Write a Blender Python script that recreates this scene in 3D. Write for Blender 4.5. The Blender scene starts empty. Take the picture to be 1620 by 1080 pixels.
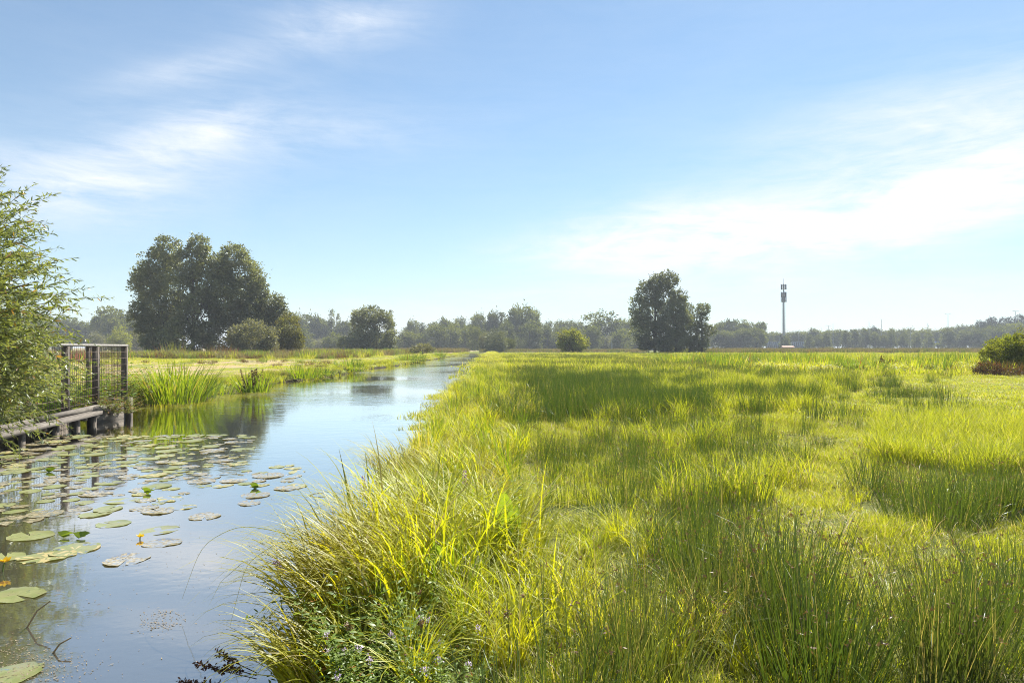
import bpy, math, random
import numpy as np
from mathutils import Vector
R = math.radians
sc = bpy.context.scene
COL = sc.collection
CZ, HOR, FPX = 1.7, 549.5, 1080.0        # eye height, horizon row and focal length in photo pixels

# ------------------------------------------------------------------ camera
cam = bpy.data.cameras.new('camera'); camo = bpy.data.objects.new('camera', cam); COL.objects.link(camo)
cam.sensor_width = 36; cam.lens = 24; cam.clip_start = 0.05; cam.clip_end = 12000
camo.location = (0, 0, CZ); camo.rotation_euler = (R(90) + math.atan((HOR - 540) / FPX), 0, 0)
sc.camera = camo
sc.render.resolution_x, sc.render.resolution_y = 1024, 682
# ------------------------------------------------------------------ sun and sky
SUN_AZ, SUN_EL = R(28), R(47)
sv = Vector((math.sin(SUN_AZ) * math.cos(SUN_EL), math.cos(SUN_AZ) * math.cos(SUN_EL), math.sin(SUN_EL)))
sl = bpy.data.lights.new('sun', 'SUN'); sl.energy = 5.0; sl.angle = R(0.5); sl.color = (1, .95, .85)
so = bpy.data.objects.new('sun', sl); so.rotation_euler = sv.to_track_quat('Z', 'Y').to_euler(); so.location = (0, 0, 50); COL.objects.link(so)
EXPOSURE = 1.22
sc.view_settings.view_transform = 'Standard'; sc.view_settings.look = 'None'
sc.view_settings.exposure = EXPOSURE; sc.view_settings.gamma = 1
sc.view_settings.use_curve_mapping = False
world = bpy.data.worlds.new('World'); sc.world = world; world.use_nodes = True
wt = world.node_tree; wn = wt.nodes; wl = wt.links
def nd(nt, typ, **kw):
    n = nt.nodes.new(typ)
    for k, v in kw.items():
        if k.startswith('i_'):
            k = k[2:]; n.inputs[int(k) if k.isdigit() else k].default_value = v
        else: setattr(n, k, v)
    return n
def math_(nt, op, a, b=None, c=None, clamp=False):
    n = nt.nodes.new('ShaderNodeMath'); n.operation = op; n.use_clamp = clamp
    for i, x in enumerate((a, b, c)):
        if x is None: continue
        if isinstance(x, (int, float)): n.inputs[i].default_value = x
        else: nt.links.new(x, n.inputs[i])
    return n.outputs[0]
def mixc(nt, fac, a, b, mode='MIX'):
    n = nt.nodes.new('ShaderNodeMix'); n.data_type = 'RGBA'; n.blend_type = mode
    for i, x in ((0, fac), (6, a), (7, b)):
        if isinstance(x, (int, float)): n.inputs[i].default_value = x
        elif isinstance(x, tuple): n.inputs[i].default_value = (*x[:3], 1)
        else: nt.links.new(x, n.inputs[i])
    return n.outputs[2]
wn.clear()
sky = nd(wt, 'ShaderNodeTexSky', sky_type='NISHITA', sun_disc=False, sun_elevation=SUN_EL, sun_rotation=SUN_AZ,
         altitude=0, air_density=1.0, dust_density=0.15, ozone_density=2.0)
tcw = nd(wt, 'ShaderNodeTexCoord'); spw = nd(wt, 'ShaderNodeSeparateXYZ'); wl.new(tcw.outputs['Generated'], spw.inputs[0])
az = math_(wt, 'ARCTAN2', spw.outputs[0], spw.outputs[1]); el = math_(wt, 'ARCSINE', spw.outputs[2])
az = math_(wt, 'MULTIPLY', az, 57.2958); el = math_(wt, 'MULTIPLY', el, 57.2958)
cw = nd(wt, 'ShaderNodeCombineXYZ'); wl.new(az, cw.inputs[0]); wl.new(el, cw.inputs[1])
mpw = nd(wt, 'ShaderNodeMapping'); mpw.inputs['Scale'].default_value = (.05, .19, 1); mpw.inputs['Rotation'].default_value = (0, 0, R(-9)); wl.new(cw.outputs[0], mpw.inputs[0])
cn = nd(wt, 'ShaderNodeTexNoise', i_Scale=1.0, i_Detail=9.0, i_Roughness=.62, i_Distortion=1.1); wl.new(mpw.outputs[0], cn.inputs['Vector'])
cn2 = nd(wt, 'ShaderNodeTexNoise', i_Scale=2.6, i_Detail=8.0, i_Roughness=.65, i_Distortion=1.6); wl.new(mpw.outputs[0], cn2.inputs['Vector'])
def pdir(px, py):
    a = math.degrees(math.atan((px - 810) / FPX)); e = math.degrees(math.atan((HOR - py) / FPX * math.cos(math.radians(a))))
    return a, e
def blob(px, py, rx, ry, rot=0, amp=1.0):       # an elliptic patch of sky (in degrees of azimuth and elevation) where cloud may form
    a0, e0 = pdir(px, py); c, s = math.cos(R(rot)), math.sin(R(rot))
    da = math_(wt, 'SUBTRACT', az, a0); de = math_(wt, 'SUBTRACT', el, e0)
    u = math_(wt, 'ADD', math_(wt, 'MULTIPLY', da, c / rx), math_(wt, 'MULTIPLY', de, s / rx))
    v = math_(wt, 'ADD', math_(wt, 'MULTIPLY', da, -s / ry), math_(wt, 'MULTIPLY', de, c / ry))
    r2 = math_(wt, 'ADD', math_(wt, 'MULTIPLY', u, u), math_(wt, 'MULTIPLY', v, v))
    g = math_(wt, 'POWER', 2.71828, math_(wt, 'MULTIPLY', r2, -1.0))
    return math_(wt, 'MULTIPLY', g, amp)
CLOUDS = [(1230, 380, 14, 2.4, 6, 1.5), (1560, 275, 11, 3.2, 14, 1.0), (1040, 365, 8, 2.2, 6, 1.05), (900, 400, 7, 1.2, 0, .35), (1000, 465, 14, 1.0, 0, .35), (1500, 455, 10, 1.3, 0, .4),
          (150, 275, 11, 2.2, 10, .38), (290, 215, 8, 2.0, 25, .4), (40, 310, 9, 2.4, 0, .45), (640, 505, 13, 1.6, 0, .6), (540, 35, 6, 1.8, 10, .45), (300, 110, 6, 1.2, 20, .3), (1450, 190, 13, 3, 8, .45), (500, 210, 12, 2, 5, .25)]
msum = None
for b in CLOUDS:
    g = blob(*b); msum = g if msum is None else math_(wt, 'ADD', msum, g)
mp3 = nd(wt, 'ShaderNodeMapping'); mp3.inputs['Scale'].default_value = (.10, .85, 1); mp3.inputs['Rotation'].default_value = (0, 0, R(-16)); wl.new(cw.outputs[0], mp3.inputs[0])
cn3 = nd(wt, 'ShaderNodeTexNoise', i_Scale=1.5, i_Detail=10.0, i_Roughness=.7, i_Distortion=.7); wl.new(mp3.outputs[0], cn3.inputs['Vector'])
nz = math_(wt, 'ADD', math_(wt, 'ADD', math_(wt, 'MULTIPLY', cn.outputs[0], .5), math_(wt, 'MULTIPLY', cn2.outputs[0], .25)), math_(wt, 'MULTIPLY', cn3.outputs[0], .25))
# cloud cover = mask pushed through the noise
cov = math_(wt, 'MULTIPLY', msum, math_(wt, 'ADD', math_(wt, 'MULTIPLY', math_(wt, 'SUBTRACT', nz, .42), 5.5), .40))
cov = math_(wt, 'MULTIPLY', cov, .95, clamp=True)
veil = math_(wt, 'MULTIPLY', math_(wt, 'SUBTRACT', nz, .38), 1.0, clamp=True)
cov = math_(wt, 'ADD', cov, math_(wt, 'MULTIPLY', veil, .25), clamp=True)
skc = mixc(wt, 1.0, sky.outputs[0], (.77, .95, .965), 'MULTIPLY')
hzn = math_(wt, 'MULTIPLY_ADD', math_(wt, 'POWER', 2.71828, math_(wt, 'MULTIPLY', math_(wt, 'ABSOLUTE', el), -.12)), .38, .09)
base = mixc(wt, hzn, skc, (6.2, 6.5, 7.5))
full = mixc(wt, cov, base, (7.0, 7.3, 7.75))
bg = nd(wt, 'ShaderNodeBackground', i_Strength=.062); wl.new(full, bg.inputs[0])
wo = nd(wt, 'ShaderNodeOutputWorld'); wl.new(bg.outputs[0], wo.inputs[0])

sc.cycles.max_bounces = 7; sc.cycles.diffuse_bounces = 5; sc.cycles.glossy_bounces = 3; sc.cycles.transmission_bounces = 5
sc.cycles.transparent_max_bounces = 8; sc.cycles.volume_bounces = 0; sc.cycles.caustics_reflective = False; sc.cycles.caustics_refractive = False
sc.cycles.use_denoising = True; sc.cycles.denoising_prefilter = 'NONE'; sc.cycles.filter_width = 1.0; sc.cycles.use_adaptive_sampling = False; sc.cycles.sample_clamp_indirect = 6
try: sc.cycles.denoiser = 'OPENIMAGEDENOISE'
except Exception: pass

# ------------------------------------------------------------------ helpers
def gx(px, d): return (px - 810) / FPX * d
def gz(py, d): return CZ - (py - HOR) / FPX * d
def gp(px, py, z=.3):
    d = (CZ - z) * FPX / (py - HOR); return gx(px, d), d
def tag(o, label=None, cat=None, group=None, kind=None):
    if label: o['label'] = label
    if cat: o['category'] = cat
    if group: o['group'] = group
    if kind: o['kind'] = kind
    return o
def link(name, me, mats=None, parent=None, loc=(0, 0, 0), rz=0, scl=1):
    o = bpy.data.objects.new(name, me)
    if mats is not None and me is not None and not len(me.materials):
        for m in (mats if isinstance(mats, (list, tuple)) else [mats]): me.materials.append(m)
    o.location = loc; o.rotation_euler = (0, 0, rz); o.scale = (scl, scl, scl) if isinstance(scl, (int, float)) else scl
    if parent: o.parent = parent
    COL.objects.link(o); return o
def empty(name, loc=(0, 0, 0), rz=0, scl=1): return link(name, None, None, None, loc, rz, scl)
def copy_tree(o, loc=None, rz=None, scl=None, parent=None):
    c = o.copy(); COL.objects.link(c)
    if parent: c.parent = parent
    if loc is not None: c.location = loc
    if rz is not None: c.rotation_euler[2] = rz
    if scl is not None: c.scale = (scl,) * 3 if isinstance(scl, (int, float)) else scl
    for ch in list(o.children): copy_tree(ch, parent=c)
    return c
class G:                                             # collects geometry, then builds one mesh
    def __init__(s): s.V = []; s.F = []; s.A = []; s.M = []; s.n = 0
    def add(s, V, F, a=None, m=0):                   # V (n,3); F (k,c); a: one value per face; m: material index
        V = np.asarray(V, float).reshape(-1, 3); F = np.asarray(F, int)
        s.V.append(V); s.F.append(F + s.n); s.n += len(V)
        s.A.append(np.full(len(F), .5) if a is None else (np.full(len(F), a) if np.isscalar(a) else np.asarray(a)))
        s.M.append(np.full(len(F), m)); return s
    def mesh(s, name, smooth=False):
        me = bpy.data.meshes.new(name)
        V = np.concatenate(s.V); me.vertices.add(len(V)); me.vertices.foreach_set('co', V.ravel())
        tot = np.concatenate([np.full(len(f), f.shape[1]) for f in s.F]); lo = np.concatenate([f.ravel() for f in s.F])
        me.loops.add(len(lo)); me.loops.foreach_set('vertex_index', lo)
        st = np.zeros(len(tot), int); st[1:] = np.cumsum(tot)[:-1]
        me.polygons.add(len(tot)); me.polygons.foreach_set('loop_start', st)
        try: me.polygons.foreach_set('loop_total', tot)
        except Exception: pass
        me.polygons.foreach_set('material_index', np.concatenate(s.M))
        if smooth: me.polygons.foreach_set('use_smooth', np.ones(len(tot), bool))
        at = me.attributes.new('v', 'FLOAT', 'FACE'); at.data.foreach_set('value', np.concatenate(s.A).astype(np.float32))
        me.update(calc_edges=True); return me
    def box(s, c, d, rz=0, m=0, a=.5, rx=0, ry=0):   # centre, full sizes
        x, y, z = [k / 2 for k in d]
        P = np.array([(i * x, j * y, k * z) for i in (-1, 1) for j in (-1, 1) for k in (-1, 1)])
        for ang, (p, q) in ((rx, (1, 2)), (ry, (2, 0)), (rz, (0, 1))):
            if ang:
                cs, sn = math.cos(ang), math.sin(ang); Q = P.copy(); Q[:, p] = P[:, p] * cs - P[:, q] * sn; Q[:, q] = P[:, p] * sn + P[:, q] * cs; P = Q
        return s.add(P + np.array(c), [(0, 1, 3, 2), (4, 6, 7, 5), (0, 4, 5, 1), (2, 3, 7, 6), (0, 2, 6, 4), (1, 5, 7, 3)], a, m)
    def bar(s, p, q, w, h, m=0, a=.5):               # a beam from p to q, w wide, h high
        p = np.array(p, float); q = np.array(q, float); d = q - p; L = np.linalg.norm(d)
        rz = math.atan2(d[1], d[0]); ry = -math.asin(d[2] / L)
        return s.box((p + q) / 2, (L, w, h), rz=rz, ry=ry, m=m, a=a)
    def tube(s, pts, rad, k=6, m=0, a=.5):
        pts = np.asarray(pts, float); n = len(pts); rad = np.broadcast_to(rad, (n,)).astype(float)
        T = np.gradient(pts, axis=0); T /= np.linalg.norm(T, axis=1)[:, None] + 1e-9
        up = np.array([0, 0, 1.]) if abs(T[0][2]) < .8 else np.array([1., 0, 0])
        U = np.cross(T, up); U /= np.linalg.norm(U, axis=1)[:, None] + 1e-9; W = np.cross(T, U)
        an = np.arange(k) * 2 * math.pi / k
        V = pts[:, None] + rad[:, None, None] * (U[:, None] * np.cos(an)[None, :, None] + W[:, None] * np.sin(an)[None, :, None])
        F = [(i * k + j, i * k + (j + 1) % k, (i + 1) * k + (j + 1) % k, (i + 1) * k + j) for i in range(n - 1) for j in range(k)]
        s.add(V.reshape(-1, 3), F, a, m)
        if k >= 3: s.add(V[-1], [tuple(range(k))], a, m); s.add(V[0], [tuple(range(k))[::-1]], a, m)
        return s
    def cyl(s, c, r, h, k=12, m=0, a=.5, r2=None):
        return s.tube([c, (c[0], c[1], c[2] + h)], [r, r if r2 is None else r2], k, m, a)
    # ---- vectorised blades: curved tapering strips
    def blades(s, rng, B, H, w, tilt, curve, seg=4, az=None, a=None, m=0, p=1.5, tube=False, taper=1.3):
        n = len(B); H = np.broadcast_to(H, (n,)); w = np.broadcast_to(w, (n,)); tilt = np.broadcast_to(tilt, (n,)); curve = np.broadcast_to(curve, (n,))
        if az is None: az = rng.uniform(0, 2 * math.pi, n)
        t = np.linspace(0, 1, seg + 1); th = tilt[:, None] + curve[:, None] * ((t[:-1] + .5 / seg) ** p)[None]
        dl = (H / seg)[:, None]; r = np.concatenate([np.zeros((n, 1)), np.cumsum(np.sin(th) * dl, 1)], 1); z = np.concatenate([np.zeros((n, 1)), np.cumsum(np.cos(th) * dl, 1)], 1)
        C = np.stack([B[:, 0, None] + r * np.cos(az)[:, None], B[:, 1, None] + r * np.sin(az)[:, None], B[:, 2, None] + z], 2)
        wd = w[:, None] * np.maximum(1 - t[None] ** taper, .04) * .5
        if tube:
            an = np.arange(3) * 2 * math.pi / 3
            U = np.stack([-np.sin(az), np.cos(az), 0 * az], 1); W = np.stack([np.cos(az), np.sin(az), 0 * az], 1)
            O = U[:, None] * np.cos(an)[None, :, None] + W[:, None] * np.sin(an)[None, :, None]
            V = C[:, :, None] + wd[:, :, None, None] * O[:, None]
            k = 3; idx = np.arange(n * (seg + 1) * k).reshape(n, seg + 1, k)
            F = np.stack([idx[:, :-1], np.roll(idx, -1, 2)[:, :-1], np.roll(idx, -1, 2)[:, 1:], idx[:, 1:]], -1).reshape(-1, 4); per = seg * k
        else:
            tw = az + math.pi / 2 + rng.normal(0, .5, n)
            U = np.stack([np.cos(tw), np.sin(tw), 0 * tw], 1)[:, None]
            V = np.stack([C - U * wd[:, :, None], C + U * wd[:, :, None]], 2)
            idx = np.arange(n * (seg + 1) * 2).reshape(n, seg + 1, 2)
            F = np.stack([idx[:, :-1, 0], idx[:, :-1, 1], idx[:, 1:, 1], idx[:, 1:, 0]], -1).reshape(-1, 4); per = seg
        if a is None: a = rng.uniform(0, 1, n)
        s.add(V.reshape(-1, 3), F, np.repeat(np.broadcast_to(a, (n,)), per), m); return C
    # ---- vectorised leaves: pointed leaf faces
    def leaves(s, rng, P, D, L, w, a=None, m=0, six=False, nrm=None):
        n = len(P); L = np.broadcast_to(L, (n,))[:, None]; w = np.broadcast_to(w, (n,))[:, None]
        D = D / (np.linalg.norm(D, axis=1)[:, None] + 1e-9)
        Q = rng.normal(0, 1, (n, 3)) if nrm is None else nrm + rng.normal(0, .35, (n, 3))
        U = np.cross(D, Q); U /= np.linalg.norm(U, axis=1)[:, None] + 1e-9
        if a is None: a = rng.uniform(0, 1, n)
        if six:
            N = np.cross(U, D); sag = L * .10
            V = np.stack([P, P + D * L * .28 + U * w * .5, P + D * L * .62 + U * w * .42 - N * sag * .4, P + D * L - N * sag * 1.6, P + D * L * .62 - U * w * .42 - N * sag * .4, P + D * L * .28 - U * w * .5], 1)
            F = np.arange(n * 6).reshape(n, 6); F = np.concatenate([F[:, [0, 1, 5]], F[:, [3, 4, 2]]]); F4 = np.arange(n * 6).reshape(n, 6)[:, [1, 2, 4, 5]]
            s.add(V.reshape(-1, 3), F4, a, m); k = s.n - n * 6
            s.F.append(F + k); s.A.append(np.tile(np.broadcast_to(a, (n,)), 2)); s.M.append(np.full(2 * n, m))
        else:
            V = np.stack([P, P + D * L * .45 + U * w * .5, P + D * L, P + D * L * .45 - U * w * .5], 1)
            s.add(V.reshape(-1, 3), np.arange(n * 4).reshape(n, 4), a, m)
        return s
    def crown(s, rng, lobes, leaf, dens=1.0, m=0, up=.1, shell=.62, aspect=.7, clump=.26):
        for (x, y, z, rx, ry, rz) in lobes:
            rm = (rx * ry * rz) ** (1 / 3.); area = 4 * math.pi * rm * rm
            nc = max(6, int(area / (clump * rm) ** 2 * .42)); nl = int(dens * area * 1.25 / (leaf * leaf * aspect * .5) / nc) + 1
            d = rng.normal(0, 1, (nc, 3)); d /= np.linalg.norm(d, axis=1)[:, None]
            rr = rng.uniform(shell, 1.06, (nc, 1)) + (rng.random((nc, 1)) < .22) * rng.uniform(.04, .24, (nc, 1)); c = d * rr * (rx, ry, rz) + (x, y, z)
            sz = clump * rm * rng.uniform(.5, 1.35, (nc, 1, 1)); ph = rng.uniform(0, 1, (nc, 1))
            o = rng.normal(0, 1, (nc, nl, 3)) * sz * (.52, .52, .42)
            P = (c[:, None] + o).reshape(-1, 3); D = (o / sz + d[:, None] * .8 + rng.normal(0, .9, o.shape)).reshape(-1, 3); D[:, 2] += up
            a = np.clip(.5 * ph + .5 * rng.uniform(0, 1, (nc, nl)), 0, 1).ravel()
            s.leaves(rng, P, D, leaf * rng.uniform(.6, 1.3, len(P)), leaf * aspect * rng.uniform(.7, 1.2, len(P)), a, m)
        return s
def limb(rng, p, q, n=6, wob=.06):
    p = np.array(p, float); q = np.array(q, float); L = np.linalg.norm(q - p); t = np.linspace(0, 1, n)[:, None]
    C = p + (q - p) * t; C[:, :2] += ((q - p)[:2] * (t ** .6 - t)) * -.35
    C[1:-1] += rng.normal(0, wob * L * .5, (n - 2, 3)); return C

# ------------------------------------------------------------------ materials
def mat(name): m = bpy.data.materials.new(name); m.use_nodes = True; m.node_tree.nodes.clear(); return m
def leafmat(name, dark, light, dry=None, dryf=.0, trans=.45, tint=(1.25, 1.2, .45), gloss=.12, rough=.45, patch=None, pscale=.25, tmul=1.0, wet=0, wscale=30):
    m = mat(name); nt = m.node_tree; L = nt.links
    at = nd(nt, 'ShaderNodeAttribute', attribute_name='v'); oi = nd(nt, 'ShaderNodeObjectInfo')
    geo = nd(nt, 'ShaderNodeNewGeometry'); nz = nd(nt, 'ShaderNodeTexNoise', i_Scale=pscale, i_Detail=4.0); L.new(geo.outputs['Position'], nz.inputs['Vector'])
    f = math_(nt, 'ADD', math_(nt, 'MULTIPLY', at.outputs['Fac'], .6), math_(nt, 'MULTIPLY', oi.outputs['Random'], .4))
    c = mixc(nt, f, dark, light)
    if patch: c = mixc(nt, math_(nt, 'MULTIPLY', math_(nt, 'SUBTRACT', nz.outputs[0], .42), 4.0, clamp=True), c, patch)
    if dry: c = mixc(nt, math_(nt, 'GREATER_THAN', at.outputs['Fac'], 1 - dryf), c, dry)
    di = nd(nt, 'ShaderNodeBsdfDiffuse'); L.new(c, di.inputs[0])
    tr = nd(nt, 'ShaderNodeBsdfTranslucent'); ct = mixc(nt, 1.0, c, tuple(x * tmul for x in tint), 'MULTIPLY'); L.new(ct, tr.inputs[0])
    mx = nd(nt, 'ShaderNodeMixShader', i_0=trans); L.new(di.outputs[0], mx.inputs[1]); L.new(tr.outputs[0], mx.inputs[2])
    gl = nd(nt, 'ShaderNodeBsdfGlossy', i_Roughness=rough); gl.inputs[0].default_value = (.9, .95, 1, 1)
    m2 = nd(nt, 'ShaderNodeMixShader', i_0=gloss * .22)
    if wet:                                          # wet film and torn holes in the leaf: patches that mirror the sky
        nw = nd(nt, 'ShaderNodeTexNoise', i_Scale=wscale, i_Detail=6.0, i_Roughness=.7); L.new(geo.outputs['Position'], nw.inputs['Vector'])
        L.new(math_(nt, 'MULTIPLY_ADD', math_(nt, 'MULTIPLY', math_(nt, 'SUBTRACT', nw.outputs[0], 1 - wet), 9, clamp=True), .55, gloss * .22), m2.inputs[0])
    L.new(mx.outputs[0], m2.inputs[1]); L.new(gl.outputs[0], m2.inputs[2])
    o = nd(nt, 'ShaderNodeOutputMaterial'); L.new(m2.outputs[0], o.inputs[0]); return m
def surf(name, c1, c2, scale=3, rough=.8, stretch=(1, 1, 1), bump=.2, c3=None, metal=0, detail=6, obj=True):
    m = mat(name); nt = m.node_tree; L = nt.links; tc = nd(nt, 'ShaderNodeTexCoord'); mp = nd(nt, 'ShaderNodeMapping'); mp.inputs['Scale'].default_value = stretch
    L.new(tc.outputs['Object'], mp.inputs[0]); nz = nd(nt, 'ShaderNodeTexNoise', i_Scale=scale, i_Detail=detail, i_Roughness=.65); L.new(mp.outputs[0], nz.inputs['Vector'])
    f = math_(nt, 'MULTIPLY', math_(nt, 'SUBTRACT', nz.outputs[0], .3), 2.4, clamp=True); c = mixc(nt, f, c1, c2)
    if c3:
        n2 = nd(nt, 'ShaderNodeTexNoise', i_Scale=scale * .31, i_Detail=3.0); L.new(mp.outputs[0], n2.inputs['Vector'])
        c = mixc(nt, math_(nt, 'MULTIPLY', math_(nt, 'SUBTRACT', n2.outputs[0], .5), 5, clamp=True), c, c3)
    b = nd(nt, 'ShaderNodeBsdfPrincipled', i_Roughness=rough, i_Metallic=metal); L.new(c, b.inputs['Base Color'])
    if bump: bp = nd(nt, 'ShaderNodeBump', i_Strength=bump, i_Distance=.02); L.new(nz.outputs[0], bp.inputs['Height']); L.new(bp.outputs[0], b.inputs['Normal'])
    o = nd(nt, 'ShaderNodeOutputMaterial'); L.new(b.outputs[0], o.inputs[0]); return m
M = {}
M['turf'] = leafmat('turf grass', (.19, .24, .015), (.54, .56, .05), (.52, .45, .24), .13, .5, patch=(.42, .44, .04), pscale=.5)
M['sedge'] = leafmat('sedge', (.25, .30, .012), (.66, .64, .03), (.45, .38, .16), .07, .55, patch=(.40, .37, .025), pscale=.8, gloss=.17, rough=.5)
M['rush'] = leafmat('soft rush', (.05, .085, .014), (.15, .19, .035), (.36, .28, .11), .07, .32, gloss=.16, rough=.35, tint=(1.1, 1.2, .5))
M['rushfar'] = leafmat('rush far', (.06, .095, .025), (.17, .195, .05), (.36, .30, .14), .12, .38, gloss=.12, rough=.4)
M['iris'] = leafmat('iris leaves', (.12, .20, .012), (.28, .36, .022), (.40, .33, .10), .07, .5)
M['dockleaf'] = leafmat('dock leaf', (.20, .31, .04), (.30, .40, .05), (.35, .30, .10), .12, .42, gloss=.15, rough=.6)
M['greyleaf'] = leafmat('grey dock leaf', (.30, .33, .24), (.48, .50, .42), None, 0, .3, gloss=.2, rough=.6, pscale=20, patch=(.40, .36, .30))
M['herb'] = leafmat('herb leaves', (.11, .18, .03), (.24, .32, .05), (.30, .13, .05), .03, .45)
M['bankherb'] = leafmat('bank herbs', (.15, .18, .05), (.32, .33, .10), (.36, .17, .09), .15, .4)
M['willow'] = leafmat('willow leaves', (.16, .20, .07), (.40, .43, .18), (.44, .24, .06), .02, .42, gloss=.2, rough=.38)
M['tree'] = leafmat('tree leaves', (.10, .115, .05), (.26, .28, .13), None, 0, .45, gloss=.32, rough=.5, tint=(1.2, 1.15, .6), pscale=.15, patch=(.085, .095, .045))
M['treeolive'] = leafmat('olive leaves', (.10, .11, .03), (.24, .23, .07), None, 0, .4, gloss=.1, patch=(.12, .10, .05))
M['treegrey'] = leafmat('grey shrub leaves', (.12, .13, .08), (.27, .26, .17), None, 0, .35, gloss=.14)
M['treefar'] = leafmat('far tree leaves', (.10, .12, .03), (.24, .26, .07), None, 0, .4, gloss=.08, patch=(.07, .085, .03), pscale=.05)
M['bushbright'] = leafmat('bright bush leaves', (.14, .18, .025), (.34, .36, .05), None, 0, .5, patch=(.16, .15, .03), pscale=.6)  # brighter, yellower leaf colour for the paler green bushes
M['pine'] = leafmat('pine needles', (.022, .035, .016), (.05, .065, .028), None, 0, .15, gloss=.06)
M['reed'] = leafmat('reeds', (.16, .14, .08), (.30, .25, .16), (.30, .22, .16), .3, .3)
M['reddish'] = leafmat('reddish weeds', (.10, .05, .025), (.24, .12, .06), (.12, .12, .03), .35, .3)
M['fireweed'] = leafmat('pink weeds', (.30, .10, .14), (.40, .18, .20), (.12, .14, .05), .4, .35)
M['dockdark'] = leafmat('dock seed heads', (.055, .022, .012), (.13, .05, .025), None, 0, .15)
M['bark'] = surf('bark', (.045, .038, .03), (.13, .11, .09), 6, .9, (1, 1, .25), .6)
M['twig'] = surf('twig', (.10, .10, .035), (.20, .17, .07), 9, .7)
M['wood'] = surf('weathered timber', (.045, .036, .03), (.16, .13, .105), 5, .85, (9, 9, 1.2), .5, (.16, .145, .12))
M['woodb'] = surf('weathered boards', (.06, .05, .042), (.19, .165, .14), 4, .85, (1.5, 1.5, 14), .12, (.20, .18, .15))
M['rail'] = surf('pale handrail', (.16, .15, .14), (.32, .30, .28), 6, .7, (3, 3, 3), .3)
M['wire'] = surf('rusty wire', (.07, .045, .035), (.16, .11, .085), 20, .6, metal=.3)
M['steel'] = surf('galvanised steel', (.28, .30, .32), (.42, .44, .46), 3, .5, metal=.4)
M['antenna'] = surf('antenna grey', (.07, .075, .085), (.15, .155, .17), 2, .5)
M['rust'] = surf('brown cables', (.25, .12, .09), (.32, .17, .13), 2, .6)
M['white'] = surf('white paint', (.62, .64, .66), (.76, .77, .78), 1, .5, bump=0)
M['blue'] = surf('blue tarpaulin', (.05, .12, .34), (.09, .18, .44), 1, .5, bump=0)
M['glass'] = surf('dark glass', (.02, .025, .03), (.05, .06, .07), 1, .12, bump=0)
M['tyre'] = surf('tyre rubber', (.02, .02, .02), (.04, .04, .04), 5, .8)
M['asphalt'] = surf('asphalt', (.045, .045, .047), (.07, .07, .07), 2, .9)
M['panel'] = surf('grey panels', (.34, .37, .40), (.46, .49, .52), .3, .5)
M['paneld'] = surf('dark panels', (.08, .09, .10), (.13, .14, .15), .3, .6)
M['roofred'] = surf('red tiles', (.26, .12, .08), (.36, .18, .12), .5, .8)
M['purple'] = leafmat('purple petals', (.30, .13, .34), (.50, .28, .52), None, 0, .35, tint=(1, .9, 1.1))
M['mauve'] = leafmat('mauve petals', (.55, .42, .62), (.72, .60, .76), None, 0, .35, tint=(1, .95, 1.1))
M['yellow'] = leafmat('yellow petals', (.75, .48, .02), (.85, .60, .03), None, 0, .3, tint=(1.1, 1, .4))
M['brownhead'] = leafmat('brown seed heads', (.15, .09, .045), (.27, .17, .09), None, 0, .2)
M['straw'] = leafmat('straw', (.36, .27, .13), (.55, .45, .27), None, 0, .35, tint=(1.1, 1, .7))
M['litter'] = leafmat('leaf litter', (.15, .11, .07), (.30, .25, .17), None, 0, .15)
M['padg'] = leafmat('lily pad green', (.17, .20, .07), (.36, .37, .17), (.46, .38, .18), .2, .15, gloss=.9, rough=.2, wet=.42, wscale=12, pscale=9, patch=(.25, .24, .12))
M['padb'] = leafmat('lily pad brown', (.25, .21, .12), (.46, .40, .28), (.5, .42, .3), .2, .1, gloss=.8, rough=.15, wet=.54, wscale=22, pscale=28, patch=(.16, .13, .07))

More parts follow.
